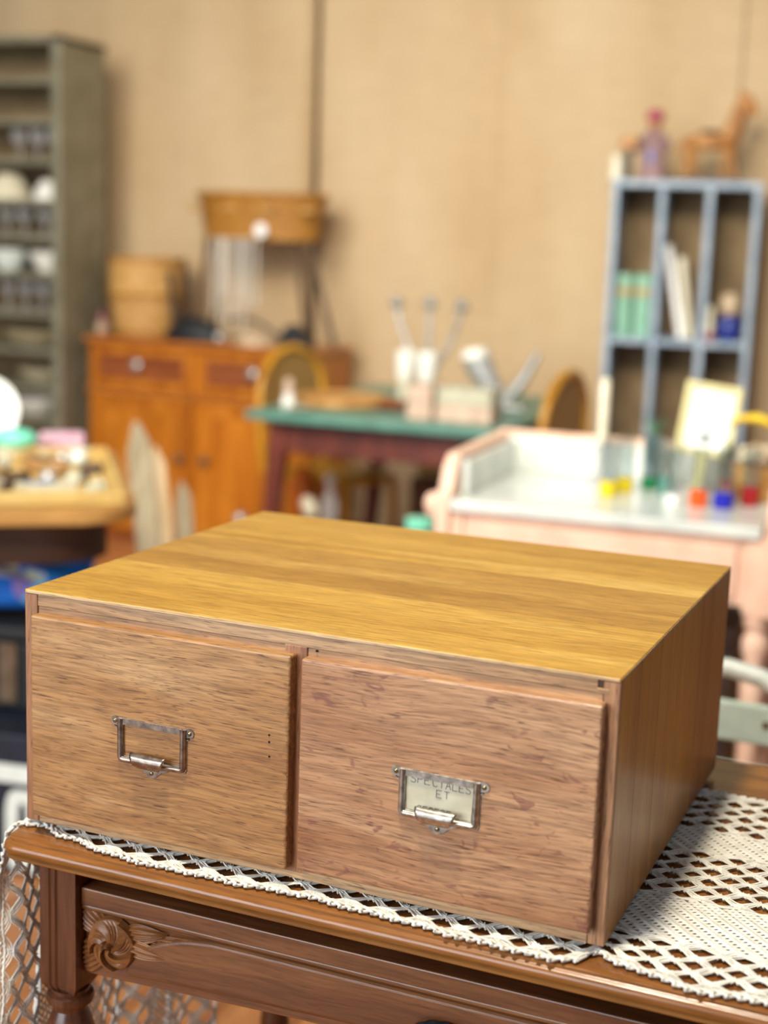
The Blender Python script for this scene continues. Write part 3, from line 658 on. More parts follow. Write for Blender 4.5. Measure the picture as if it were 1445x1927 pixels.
# ================================================================ GREEN TABLE
gt = thing('green_table', 'dark red wooden table with a worn green top', 'table', (-1.517, 3.185, 0), math.radians(1.8))
GW, GD = .874, 1.12
MB().box(0, 0, .722, GW, GD, .75).build('tabletop', 'greentop', gt, bevel=.005)
MB().box(.09, .07, .615, GW-.07, .095, .721).build('apron', 'redwood', gt)
MB().box(.09, GD-.095, .615, GW-.07, GD-.07, .721).build('apron', 'redwood', gt)
MB().box(.08, .09, .615, .105, GD-.09, .721).build('apron', 'redwood', gt)
MB().box(GW-.09, .09, .615, GW-.065, GD-.09, .721).build('apron', 'redwood', gt)
for sx in (0, 1):
    for sy in (0, 1):
        x = .065 if sx == 0 else GW-.115; y = .06 if sy == 0 else GD-.12; dx = -.07 if sx == 0 else .07
        mb = MB(); mb.add([(x+q[0], y+q[1], .721) for q in ((0,0),(.06,0),(.06,.06),(0,.06))] + [(x+q[0]+dx, y+q[1], 0.0) for q in ((.01,.01),(.05,.01),(.05,.05),(.01,.05))], [(0,1,2,3),(7,6,5,4),(0,4,5,1),(1,5,6,2),(2,6,7,3),(3,7,4,0)])
        mb.build('leg', 'redwood', gt, bevel=.003)
Zg = .7505
ca = thing('candelabra', 'silver three-armed candelabra with round candle cups on the green table', 'candelabra', (-1.09, 3.72, Zg))
MB().lathe([(.07, 0), (.072, .008), (.04, .02), (.014, .04), (.011, .10), (.017, .115), (.010, .13), (.009, .2), (.012, .22)], 20).build('stem', 'silver', ca, smooth=50)
for sx, ex, hh in ((-1, .125, .335), (0, 0, .34), (1, .115, .335)):
    pts = [(sx*ex*(i/12)**.75, 0, .13 + (hh-.13)*(i/12)**1.6) for i in range(13)]
    MB().tube(pts, .0085, 8).build('arm', 'silver', ca, smooth=60)
    MB().lathe([(.008, 0), (.030, .012), (.032, .018), (.014, .022), (.017, .045), (.013, .045), (.012, .03), (.0001, .03)], 18).build('candle_cup', 'silver', ca, smooth=50, loc=(sx*ex, 0, hh-.005))
for x, y, lb in ((-1.135, 3.63, 'white ceramic beaker in front of the candelabra, the left one of two'), (-1.045, 3.60, 'cream ceramic beaker in front of the candelabra, the right one of two')):
    b = thing('beaker', lb, 'cup', (x, y, Zg), 0, 'ceramic beakers on the green table')
    MB().lathe([(.026, 0), (.028, .01), (.0255, .10), (.034, .115), (.036, .195), (.033, .195), (.030, .12), (.0001, .118)], 20).build('beaker_wall', 'china', b, smooth=50)
    MB().lathe([(.0287, .012), (.0262, .098)], 20).build('glaze_band', 'stonegrey', b, smooth=50)
bo = thing('round_bread_board', 'round wooden tray with a short handle lying on the green table', 'tray', (-1.34, 3.56, Zg), math.radians(-10))
MB().lathe([(.16, 0), (.172, .006), (.172, .022), (.160, .03), (.152, .022), (.0001, .018)], 36).build('round_plate', 'tablewood', bo, smooth=40)
MB().box(.165, -.03, .002, .265, .03, .036).build('handle', 'cherry_dark', bo, bevel=.01, seg=3)
for k, (x, y, lb, m, wx) in enumerate(((-.955, 3.36, 'small pinkish stone block beside the larger pale block on the green table', 'stonepink', .085), (-.81, 3.375, 'large pale grey-green stone block on the right of the green table', 'stonegrey', .185))):
    b = thing('stone_block', lb, 'block', (x, y, Zg), math.radians(2))
    MB().box(-wx/2, -.05, 0, wx/2, .07, .055).build('lower_slab', 'stonepink', b, bevel=.005)
    MB().box(-wx/2+.002, -.048, .0555, wx/2-.002, .068, .108).build('upper_slab', m, b, bevel=.005)
ho = thing('silver_horn', 'crescent shaped silver horn with white mouth lying behind the stone blocks', 'horn', (-.80, 3.75, Zg))
pts = [(-.125+.225*i/20, 0, .105+.095*abs((i/20-.45)*1.9)**1.8-.075*(1-abs(2*i/20-1))) for i in range(21)]
MB().tube(pts, [.050-.002*i for i in range(21)], 14).build('horn_body', 'silver', ho, smooth=60)
MB().tube([pts[0], (pts[0][0]-.006, 0, pts[0][2]+.03)], [.052, .040], 16).build('horn_mouth', 'china', ho, smooth=60)
MB().tube([(-.02, -.01, .0125), (.06, -.01, .0125)], .012, 8).build('foot', 'silver', ho, smooth=60)
sal = thing('salt_shaker', 'little white shaker with pinkish top standing at the left corner of the green table', 'shaker', (-1.50+.07, 3.33, Zg))
MB().lathe([(.022, 0), (.024, .02), (.016, .05), (.0001, .052)], 16).build('shaker_body', 'china', sal, smooth=50)
MB().lathe([(.016, .05), (.017, .085), (.010, .10), (.0001, .102)], 16).build('shaker_top', 'stonepink', sal, smooth=50)
bowl('saucer', 'thin pale saucer beside the little white shaker on the green table', -1.36, 3.27, Zg, .05, .014, 'stonegrey', 'saucer')

# chairs at the green table: bentwood with cane backs
def bentchair(label, loc, rz):
    c = thing('bentwood_chair', label, 'chair', loc, rz)
    out = [(-.19, .45), (-.205, .62)] + [(.205*math.cos(math.radians(a)), .70+.20*math.sin(math.radians(a))) for a in range(165, 10, -12)] + [(.205, .62), (.19, .45)]
    MB().tube([(x, .02+.06*(z-.45), z) for x, z in out], .017, 10).build('back_frame', 'chairwood', c, smooth=60)
    MB().prism([(x*.93, .45+(z-.45)*.97) for x, z in out[1:-1]], lambda a, b: (a, .018+.06*(b-.45), b), lambda a, b: (a, .024+.06*(b-.45), b)).build('cane_panel', 'cane', c)
    MB().lathe([(.19, .425), (.205, .435), (.205, .452), (.195, .46), (.0001, .455)], 30, (0, -.19, 0)).build('seat', 'chairwood', c, smooth=50)
    for x in (-.15, .15):
        for y in (-.33, -.02): MB().tube([(x, y, .43), (x*1.2, y*1.0+(-.02 if y < -.1 else .03), 0.0)], [.017, .012], 10).build('leg', 'chairwood', c, smooth=60)
    return c
bentchair('honey coloured bentwood chair with cane back between sideboard and green table', (-1.70, 3.96, 0), math.radians(80))
bentchair('yellow bentwood chair with cane back at the right side of the green table', (-.62, 3.70, 0), math.radians(-94))

# clutter under the green table
cr = thing('wooden_chest', 'dark brown wooden chest pushed under the green table', 'chest', (-1.05, 4.00, 0))
MB().box(-.20, 0, 0, .20, .22, .445).build('chest_body', 'boxwood', cr, bevel=.005)
MB().box(-.19, -.012, .03, -.003, .0, .42).build('chest_door', 'boxwood', cr, bevel=.004)
MB().box(.003, -.012, .03, .19, .0, .42).build('chest_door', 'boxwood', cr, bevel=.004)
lab = tag(MB().ball((0, 0, 0), .055, .012, .026, n=16, m=8).build('oval_plaque', 'traywood', None, smooth=60, loc=(-1.19, 4.05, .4712), rz=.1), 'pale oval wooden plaque propped on top of the dark chest under the table', 'plaque')
tag(MB().ball((0, 0, 0), .028, .028, .042, n=16, m=10).build('wooden_egg', 'cream', None, smooth=60, loc=(-1.392, 3.43, .402), rot=(0, -.5, 0)), 'cream egg shaped ornament on the low stool under the green table', 'ornament')
sto = thing('low_stool', 'low dark wooden stool under the green table', 'stool', (-1.33, 3.40, 0))
MB().box(-.12, -.05, .33, .13, .10, .36).build('seat', 'boxwood', sto, bevel=.005)
for x in (-.11, .09):
    for y in (-.04, .06): MB().box(x, y, 0, x+.03, y+.03, .33).build('leg', 'boxwood', sto)
de = thing('decanter', 'slender clear glass decanter on the low stool under the green table', 'decanter', (-1.315, 3.43, .3605))
MB().lathe([(.022, 0), (.030, .02), (.028, .07), (.012, .10), (.011, .13)], 18).build('decanter_body', 'smokeglass', de, smooth=50)
MB().ball((0, 0, .150), .020, n=14, m=8).build('stopper', 'smokeglass', de, smooth=60)
pt = thing('orange_pot', 'little amber glazed pot standing behind the left leg of the green table', 'pot', (-1.50, 3.60, 0))
MB().lathe([(.04, 0), (.045, .38), (.05, .44), (.035, .49), (.04, .505), (.032, .505), (.0001, .45)], 20).build('pot_body', 'amber', pt, smooth=50)
tag(MB().ball((0, 0, 0), .021, n=16, m=10).build('glass_ball', 'silver', None, smooth=60, loc=(-1.48, 3.10, .405)), 'small shiny ball finial left below the green table', 'ball')
post = thing('newel_post', 'dark slim post under the shiny ball left below the green table', 'post', (-1.48, 3.10, 0))
MB().lathe([(.05, 0), (.05, .02), (.014, .035), (.012, .37), (.016, .382)], 14).build('post_shaft', 'darkwood', post, smooth=50)
je = thing('glass_jar', 'small jar with pale green lid on the floor stand left of the pink washstand', 'jar', (-.514, 2.247, .555))
MB().lathe([(.034, 0), (.036, .06), (.03, .07)], 16).build('jar_body', 'smokeglass', je, smooth=50)
MB().lathe([(.036, .0705), (.036, .092), (.0001, .094)], 16).build('jar_lid', 'mint', je, smooth=50)
jst = thing('plinth_stand', 'black painted plinth carrying the small lidded jar', 'plinth', (-.514, 2.247, 0))
MB().box(-.06, -.06, 0, .06, .06, .52).build('plinth_body', 'black', jst, bevel=.004)
MB().box(-.07, -.07, .52, .07, .07, .5545).build('plinth_top', 'black', jst, bevel=.004)

# ================================================================ BLUE PIGEONHOLE SHELF
A10 = math.radians(9)
bs = thing('pigeonhole_shelf', 'tall grey-blue painted shelf divided into three narrow columns', 'shelf', (-.618, 4.27, 0), A10)
BW, BD = .525, .27
for x in (0, .168, .336, BW-.024): MB().box(x, 0, 0, x+.024, BD, 1.535).build('upright', 'bluepaint', bs, bevel=.003)
MB().box(-.004, -.004, 1.5355, BW+.004, BD, 1.56).build('top_board', 'bluepaint', bs, bevel=.003)
for x0, x1 in ((.0245, .1675), (.1925, .3355), (.3605, BW-.0245)):
    for z in (.06, .50, .995): MB().box(x0, .002, z-.022, x1, BD-.012, z).build('shelf_board', 'bluepaint', bs, bevel=.002, seg=1)
MB().box(.0, BD+.0005, 0, BW, BD+.01, 1.55).build('back_panel', 'brownback', bs)
def onbs(lx, ly): return (-.618+lx*math.cos(A10)-ly*math.sin(A10), 4.27+lx*math.sin(A10)+ly*math.cos(A10))
for lx, lb in ((.058, 'green tin canister with tan band in the left column, nearer the outer upright'), (.130, 'green tin canister with tan band in the left column, nearer the middle')):
    x, y = onbs(lx, .09); t = thing('tin_canister', lb, 'tin', (x, y, .9955), 0, 'green tins')
    MB().lathe([(.032, 0), (.033, .004), (.033, .205)], 20).build('tin_wall', 'greentin', t, smooth=50)
    MB().lathe([(.0335, .15), (.0335, .178)], 20).build('tan_band', 'tanband', t, smooth=50)
    MB().lathe([(.034, .2052), (.034, .226), (.0001, .228)], 20).build('lid', 'greentin', t, smooth=50)
for k, (lx, h, lb, m) in enumerate(((.249, .34, 'tall thin white book leaning against the divider', 'paper'), (.277, .295, 'shorter cream book leaning on the tall white book', 'cream'))):
    x, y = onbs(lx+.028, .06); b = thing('leaning_book', lb, 'book', (x, y, .999), A10)
    b.rotation_euler = (0, -math.radians(12 if k == 0 else 9), A10)
    MB().box(-.012, 0, 0, -.0095, .15, h).build('cover', m, b); MB().box(.0095, 0, 0, .012, .15, h).build('cover', m, b); MB().box(-.012, -.003, 0, .012, 0, h).build('spine', m, b)
    MB().box(-.0093, .001, .004, .0093, .146, h-.004).build('pages', 'paper', b)
x, y = onbs(.445, .08); t = thing('blue_jar', 'round cobalt blue jar with pale stopper in the right column', 'jar', (x, y, .9955))
MB().lathe([(.03, 0), (.044, .02), (.046, .06), (.035, .085), (.02, .092), (.0001, .092)], 22).build('jar_body', 'cobalt', t, smooth=50)
MB().lathe([(.020, .093), (.036, .12), (.034, .16), (.022, .172), (.0001, .173)], 18).build('stopper', 'shell', t, smooth=50)
x, y = onbs(.378, .04); t = thing('small_figurine', 'tiny cream figurine on a red base beside the blue jar', 'figurine', (x, y, .9955))
MB().lathe([(.018, 0), (.018, .022), (.012, .026)], 14).build('base', 'redcap', t, smooth=50)
MB().lathe([(.012, .026), (.016, .05), (.010, .085), (.013, .105), (.009, .122), (.0001, .126)], 14).build('figure', 'cream', t, smooth=50)
# on top of the blue shelf
x, y = onbs(.0, .11); t = thing('pillar_candle', 'short white candle at the left end of the blue shelf top', 'candle', (x, y, 1.5605))
MB().lathe([(.022, 0), (.022, .088), (.016, .092), (.0001, .088)], 18).build('wax', 'wax', t, smooth=50); MB().tube([(0, 0, .088), (.001, 0, .102)], .0015, 6).build('wick', 'black', t)
x, y = onbs(.13, .10); t = thing('doll_figure', 'small doll in faded pink with a red cap standing on the blue shelf', 'doll', (x, y, 1.5605))
MB().lathe([(.048, 0), (.048, .10), (.040, .135), (.046, .155), (.030, .175), (.014, .185)], 20, sy=.75).build('dress', 'pinkcloth', t, smooth=50)
MB().ball((0, 0, .208), .027, .025, .030).build('head', 'skin', t, smooth=60)
MB().lathe([(.031, .212), (.033, .228), (.024, .250), (.0001, .256)], 18).build('cap', 'redcap', t, smooth=50)
for s_ in (-1, 1): MB().tube([(s_*.036, 0, .155), (s_*.058, -.014, .125), (s_*.048, -.036, .105)], .011, 8).build('arm', 'pinkcloth', t, smooth=60)
MB().box(-.008, -.040, .06, .010, -.0362, .11).build('apron_motif', 'cobalt', t)
x, y = onbs(.046, .06); t = thing('toy_flag_box', 'tiny orange box on a dark stand left of the pink doll', 'toy', (x, y, 1.5605))
MB().box(-.012, -.012, 0, .012, .012, .11).build('stand', 'black', t, bevel=.002); MB().box(-.032, -.02, .1105, .026, .02, .152).build('box', 'toywood', t, bevel=.003)
x, y = onbs(.33, .12); t = thing('toy_horse', 'brown wooden toy horse with a dark saddle on the blue shelf', 'toy', (x, y, 1.5605), A10)
MB().ball((0, 0, .145), .088, .030, .034, n=18, m=10).build('barrel', 'toywood', t, smooth=60)
for x0, x1 in ((-.068, -.090), (-.055, -.055), (.062, .052), (.072, .095)):
    MB().tube([(x0, .014 if x0 in (-.055, .062) else -.014, .145), ((x0+x1)/2, 0, .075), (x1, -.012 if x0 in (-.068, .072) else .012, .012)], [.019, .011, .010], 8).build('leg', 'toywood', t, smooth=60)
MB().tube([(.062, 0, .155), (.085, 0, .20), (.098, 0, .255), (.108, 0, .285)], [.040, .034, .029, .024], 12).build('neck', 'toywood', t, smooth=60)
MB().tube([(.085, 0, .290), (.112, 0, .290), (.135, 0, .262), (.148, 0, .240)], [.020, .030, .022, .016], 12).build('head', 'toywood', t, smooth=60)
for s_ in (-1, 1): MB().tube([(.100, s_*.010, .305), (.098, s_*.012, .332)], [.008, .002], 6).build('ear', 'toywood', t, smooth=60)
MB().lathe([(.036, 0), (.030, .012), (.0001, .014)], 16, sx=1, sy=.95).build('saddle', 'black', t, smooth=50, loc=(-.005, 0, .172))
MB().tube([(-.085, 0, .155), (-.108, 0, .13), (-.112, 0, .085)], [.010, .009, .004], 8).build('tail', 'toywood', t, smooth=60)
MB().box(-.115, -.04, 0, .13, .04, .014).build('base_board', 'darkwood', t, bevel=.002)

# ================================================================ PINK WASHSTAND
A4 = math.radians(4.1)
ws = thing('washstand', 'pink painted washstand with a white marble top and low splash rail', 'washstand', (-.284, 1.828, 0), A4)
WW, WD = .665, .50
MB().box(.0, 0, .756, WW-.02, WD, .780).build('marble_top', 'marble', ws, bevel=.004, seg=3)
MB().box(.0, WD-.026, .7805, WW, WD-.004, .862).build('marble_splash', 'marble', ws, bevel=.004)
MB().box(.004, .07, .7805, .022, WD-.027, .855).build('marble_cheek', 'marble', ws, bevel=.003)
sidepoly = [(-.005, .60), (-.005, .785), (.02, .80), (.045, .845), (.075, .868), (WD, .872), (WD, .60)]
for x0 in (-.030, WW-.012):
    MB().prism(sidepoly, lambda a, b, x=x0: (x, a, b), lambda a, b, x=x0: (x+.031, a, b)).build('side_gallery', 'pink', ws, bevel=.003)
MB().box(-.028, WD-.003, .60, WW+.018, WD+.016, .875).build('back_board', 'pink', ws, bevel=.003)
for x0 in (-.034, WW-.048):
    for y0 in (.012, WD-.062):
        mb = MB().box(x0, y0, .60, x0+.062, y0+.05, .7555)
        mb.build('corner_block', 'pink', ws, bevel=.003)
        pr = [(.016, 0), (.020, .02), (.024, .06), (.016, .08), (.022, .10), (.024, .14), (.020, .30), (.0235, .42), (.026, .47), (.018, .50), (.027, .52), (.027, .545), (.018, .56), (.028, .58), (.028, .5995)]
        MB().lathe(pr, 22).build('leg', 'pink', ws, smooth=50, loc=(x0+.031, y0+.025, 0))
MB().box(.029, .02, .615, WW-.049, .04, .755).build('apron', 'pink', ws)
dw = MB().box(.045, .008, .630, WW-.065, .020, .738).build('drawer', 'pink', ws, bevel=.003)
MB().lathe([(.008, 0), (.008, .01), (.015, .018), (.012, .026), (.0001, .028)], 16).build('knob', 'pink', dw, smooth=50, loc=(.31, .008, .684), rot=(PI/2, 0, 0))
ub = thing('gap_shade_box', 'dark brown wooden box added to darken the gap under the pink washstand', 'box', (.03, 2.0, 0), A4)  # added box, its dark colour stands in for shade below the washstand
MB().box(-.20, 0, 0, .27, .26, .50).build('box_body', 'darkwood', ub, bevel=.004)
MB().box(-.205, -.005, .501, .275, .265, .535).build('box_lid', 'darkwood', ub, bevel=.004)
MB().lathe([(.016, 0), (.022, .012), (.024, .03), (.018, .045), (.0001, .052)], 16).build('corner_scroll', 'pink', ws, smooth=50, loc=(-.040, .03, .738))
def glassy(col, lb, x, y, h=.125, r=.019, fill=.034, group='tall glasses with coloured bases'):
    g = thing('tall_glass', lb, 'glass', (x, y, .7805), 0, group)
    MB().lathe([(r-.001, fill), (r, h), (r-.002, h), (r-.003, fill+.002)], 24).build('glass_wall', 'glass', g, smooth=50)
    MB().lathe([(r*.92, 0), (r, .003), (r, fill), (.0001, fill)], 24).build('coloured_base', col, g, smooth=50)
    return g
glassy('gy', 'tall thin glass with yellow base, leftmost on the marble top', -.006, 2.075)
glassy('gy', 'tall thin glass with yellow base just behind the leftmost glass', .012, 2.150)
glassy('gg', 'tall thin glass with dark green base on the marble top', .050, 2.225, fill=.028)
glassy('gt', 'tall thin glass with dull teal base beside the green one', .106, 2.150, fill=.045, r=.016)
glassy('gw', 'tall thin glass with milky white base between teal and orange glasses', .146, 2.035, fill=.026, r=.020)
glassy('go', 'tall thin glass with orange base on the marble top', .195, 2.060, fill=.036)
glassy('gb', 'tall thin glass with deep blue base in front of the red ones', .246, 2.070, fill=.034, r=.022)
glassy('gr', 'tall thin glass with dark red base at the right end of the row', .290, 2.135, fill=.042)
glassy('gr', 'tall thin glass with red base directly behind the blue glass', .232, 2.19, fill=.042, r=.017)
t = thing('taper_candle', 'tall cream taper candle in a glass holder at the back of the marble top', 'candle', (-.073, 2.255, .7805))
MB().lathe([(.026, 0), (.026, .012), (.010, .025), (.009, .06), (.016, .07), (.016, .09), (.0001, .09)], 18).build('holder', 'smokeglass', t, smooth=50)
MB().lathe([(.012, .091), (.0115, .235), (.008, .240), (.0001, .236)], 16).build('candle', 'wax', t, smooth=50)
t = thing('framed_notice', 'white printed notice in a cream frame leaning at the back of the marble top', 'picture frame', (.158, 2.20, .7850), A4)
t.rotation_euler = (math.radians(-9), math.radians(6), math.radians(4))
FW, FH = .062, .245
MB().box(-FW, .004, .085, FW, .008, FH).build('backing', 'creamframe', t)
for a in ((-FW, .085, -FW+.015, FH), (FW-.015, .085, FW, FH), (-FW+.015, FH-.013, FW-.015, FH), (-FW+.015, .085, FW-.015, .098)):
    MB().box(a[0], -.008, a[1], a[2], .004, a[3]).build('frame_bar', 'creamframe', t, bevel=.002)
MB().box(-FW+.0155, .0, .0985, FW-.0155, .003, FH-.0135).build('paper', 'paper', t)
for z, wd in ((.212, .030), (.200, .020), (.160, .024), (.150, .030), (.142, .020)):
    MB().box(-wd, -.0006, z, wd, -.0001, z+.003).build('print_line', 'greyprint', t)
MB().box(-.014, -.0006, .112, .014, -.0001, .136).build('print_mark', 'greyprint', t)
MB().box(-.012, -.004, 0, .012, .02, .0845).build('easel_foot', 'creamframe', t)
t = thing('sprig_pot', 'little teal pot with a green sprig behind the glasses', 'plant', (.045, 2.27, .7805))
MB().lathe([(.016, 0), (.020, .06), (.024, .11), (.02, .115), (.0001, .11)], 16).build('pot', 'teal', t, smooth=50)
for k in range(7):
    a = k*2.4; MB().tube([(0, 0, .11), (.012*math.cos(a), .012*math.sin(a), .135), (.026*math.cos(a), .014*math.sin(a), .150+.008*(k % 3))], [.003, .006, .001], 6, flat=.5).build('leaf', 'leafgreen', t, smooth=60)
t = thing('shell_basket', 'small straw basket filled with shells at the right end of the washstand', 'basket', (.290, 2.225, .7805))
MB().lathe([(.045, 0), (.055, .03), (.062, .075), (.058, .078), (.05, .04), (.0001, .03)], 24).build('woven_body', 'wicker', t, smooth=50)
for k in range(16):
    a = k*2.399; r = .012*math.sqrt(k); tag(MB().ball((0, 0, 0), .017, .013, .011, n=10, m=6).build('seashell', 'shell' if k % 3 else 'cream', None, smooth=60, loc=(.290+r*math.cos(a), 2.225+r*math.sin(a), .868+.016*(1-r/.05)+.012*(k % 2)), rz=a), 'small rounded shell heaped in the straw basket on the washstand', 'shell', 'shells in the straw basket')
tag(MB().tube([(-.05, 0, 0), (-.025, -.004, .016), (.01, 0, .018), (.045, .004, .004), (.07, .0, -.012)], [.006, .015, .018, .014, .005], 12, flat=.6).build('yellow_ribbon', 'yellow', None, smooth=60, loc=(.272, 2.222, .942)), 'bright yellow folded ribbon lying on the heaped shells', 'ribbon')

# ================================================================ WHITE GARDEN CHAIR
t = thing('garden_chair', 'white garden chair with curved top rail and pale green slat behind the oak cabinet', 'chair', (0, 1.0, 0))
def cy(x): return .05*((x-.36)/.18)**2*-1
rail = [(.18, -.0, .66), (.182, 0, .70), (.195, 0, .728), (.225, 0, .738), (.30, .0, .740), (.40, .0, .7385), (.46, 0, .7365), (.505, -.005, .730), (.535, -.010, .715), (.553, -.014, .69), (.558, -.015, .66)]
MB().tube(rail, .0135, 12).build('top_rail', 'whitepaint', t, smooth=60)
MB().box(.19, -.008, .632, .552, .006, .690).build('back_slat', 'palegreen', t, bevel=.004)
MB().box(.19, -.008, .545, .552, .006, .600).build('back_slat', 'palegreen', t, bevel=.004)
for x in (.18, .558): MB().tube([(x, 0, .67), (x, 0, .42), (x, .06, .0)], .0125, 10).build('back_leg', 'whitepaint', t, smooth=60)
for x in (.18, .558): MB().tube([(x, .40, .43), (x, .40, 0)], .0125, 10).build('front_leg', 'whitepaint', t, smooth=60)
for k in range(5): MB().box(.17, .02+k*.082, .425, .568, .09+k*.082, .441).build('seat_slat', 'palegreen', t, bevel=.003)
MB().lathe([(.005, 0), (.005, .002), (.0001, .003)], 12).build('bolt', 'screw', t, loc=(.516, -.008, .664), rot=(PI/2, 0, 0))

# ================================================================ LEFT TABLE
AL = math.radians(37)
LO = (-.832, 1.495)
def onlt(u, v): return (LO[0]+u*math.cos(AL)-v*math.sin(AL), LO[1]+u*math.sin(AL)+v*math.cos(AL))
lt = thing('display_table', 'light brown table with rounded corners holding a tray of trinkets', 'table', (LO[0], LO[1], 0), AL)
LW, LD, rc = 1.25, .95, .14
pts = arc(-rc, rc, rc, -90, 0, 10) + arc(-rc, LD-rc, rc, 0, 90, 10) + arc(-LW+rc, LD-rc, rc, 90, 180, 10) + arc(-LW+rc, rc, rc, 180, 270, 10)
MB().prism(pts, lambda a, b: (a, b, .718), lambda a, b: (a, b, .748)).build('tabletop', 'tablewood', lt, bevel=.007, seg=3)
MB().prism([(a*1-.06 if a > -.6 else a+.06, b*.9+.045) for a, b in pts], lambda a, b: (a, b, .63), lambda a, b: (a, b, .7175)).build('apron', 'darkwood', lt)
for u, v in ((-.12, .43), (-1.1, .335), (-.12, .78), (-1.1, .78)):
    MB().box(u-.035, v-.035, 0, u+.035, v+.035, .63).build('leg', 'cherry_dark', lt, bevel=.005)
tr = thing('wooden_tray', 'pale wooden tray with low sides filled with small trinkets', 'tray', (*onlt(-.045, .085), .7485), AL)
TW, TD = .95, .62
MB().box(-TW, 0, 0, 0, TD, .012).build('tray_bottom', 'traywood', tr)
for a in ((-TW, -.014, 0, -.0005), (-TW, TD+.0005, 0, TD+.014)): MB().box(a[0], a[1], 0, a[2], a[3], .030).build('tray_side', 'traywood', tr, bevel=.003)
for a in ((.0005, -.014, .0145, TD+.014), (-TW-.0145, -.014, -TW-.0005, TD+.014)): MB().box(a[0], a[1], 0, a[2], a[3], .030).build('tray_side', 'traywood', tr, bevel=.003)
TZt = .7610
t = thing('white_plate', 'white plate standing upright at the left frame edge behind the mint dish', 'plate', (-1.615, 1.985, .7625), math.radians(15))
t.rotation_euler = (math.radians(80), 0, math.radians(25))
MB().lathe([(.05, 0), (.055, .004), (.086, .012), (.088, .015), (.083, .015), (.05, .008), (.0001, .006)], 40).build('plate_dish', 'china', t, smooth=50, loc=(0, .088, 0))
tag(MB().ball((0, 0, 0), .060, .055, .028, n=22, m=10).build('soap_dish', 'mint', None, smooth=60, loc=(-1.485, 1.935, .7955)), 'mint green lidded dish on the tray below the white plate', 'dish')
for k in range(3):
    tag(MB().box(-.065+.006*k, -.04, 0, .065-.004*k, .04, .013).build('folded_napkin', 'rose', None, bevel=.005, loc=(-1.44+.005*k, 2.055, TZt+.0135*k), rz=AL-.1+.05*k), 'pink folded napkin in the small pile at the back of the tray, ' + ('lowest', 'middle one', 'topmost')[k], 'napkin', 'pink napkins')
t = thing('spectacle_case', 'open tan leather case lying in the middle of the tray', 'case', (-1.245, 1.73, TZt), math.radians(-22))
MB().lathe([(.02, 0), (.036, .006), (.040, .02), (.034, .034), (.028, .030), (.026, .012), (.0001, .01)], 24, sx=2.2, sy=.9).build('case_shell', 'leather', t, smooth=50)
MB().lathe([(.028, .0285), (.0001, .030)], 24, sx=2.2, sy=.9).build('dark_lining', 'black', t)
t = thing('postcard', 'pale card box with a blue oval at the front of the tray', 'card', (-1.09, 1.54, TZt), AL)
MB().box(-.075, -.022, 0, .055, .026, .016).build('card_box', 'card', t, bevel=.002); MB().lathe([(.022, 0), (.022, .0008), (.0001, .0008)], 24, sx=1.6, sy=.8).build('blue_oval', 'bluepaper', t, loc=(-.02, 0, .0161))
tag(MB().ball((0, 0, 0), .021, n=18, m=12).build('glass_marble', 'whitepaint', None, smooth=60, loc=(-1.215, 1.82, .7825)), 'shiny white glass ball in the middle of the tray', 'ball')
rnd = random.Random(5); spots = []
for k in range(1200):
    u, v = rnd.uniform(-.70, -.03), rnd.uniform(.03, .58); x, y = onlt(-.045+u, .085+v)
    if any((x-a)**2+(y-b)**2 < .036**2 for a, b in spots): continue
    if any((x-a)**2+(y-b)**2 < r*r for a, b, r in ((-1.50, 1.95, .08), (-1.60, 1.97, .06), (-1.44, 2.055, .10), (-1.245, 1.73, .10), (-1.09, 1.54, .10), (-1.215, 1.82, .04))): continue
    spots.append((x, y))
protos = []
def trinket(kind):
    mb = MB()
    if kind == 0: mb.lathe([(.016, 0), (.019, .003), (.017, .008), (.010, .012), (.0001, .013)], 16)
    elif kind == 1: mb.tube([(.016*math.cos(2*PI*i/20), .016*math.sin(2*PI*i/20), .004) for i in range(20)], .004, 6, closed=True)
    elif kind == 2: mb.prism([(-.016, -.008), (.016, -.011), (.013, .011), (-.012, .009)], lambda a, b: (a, b, 0), lambda a, b: (a*.8, b*.8, .012))
    else: mb.tube([(-.018, 0, .005), (-.006, .008, .006), (.008, -.006, .006), (.018, .006, .005)], [.003, .005, .005, .003], 8)
    return mb
kinds = [('brooch', 'silver', 0, 'round silver brooch among the trinkets on the tray', 'brooch'), ('bracelet', 'iron', 1, 'thin dark metal ring among the trinkets on the tray', 'ring'), ('trinket_box', 'cream', 2, 'small cream bone piece among the trinkets on the tray', 'trinket'), ('hair_clip', 'darkwood', 3, 'curled dark brown clip among the trinkets on the tray', 'clip'), ('brooch', 'stonegrey', 0, 'round pale button among the trinkets on the tray', 'button'), ('trinket_box', 'traywood', 2, 'small yellow wooden piece among the trinkets on the tray', 'trinket')]
base = {}
for k, (x, y) in enumerate(spots):
    q = kinds[k % 6]
    if k % 6 not in base:
        o = base[k % 6] = trinket(q[2]).build({4: 'button', 5: 'wooden_piece', 2: 'bone_piece'}.get(k % 6, q[0]), q[1], None, smooth=50)
        tag(o, q[3], q[4], q[3].split(' among')[0] + ' pieces on the tray')
    else: o = base[k % 6].copy(); COL.objects.link(o)
    o.location = (x, y, TZt); o.rotation_euler = (0, 0, rnd.uniform(0, 6)); s_ = rnd.uniform(1.0, 1.3); o.scale = (s_, s_, s_*1.7)

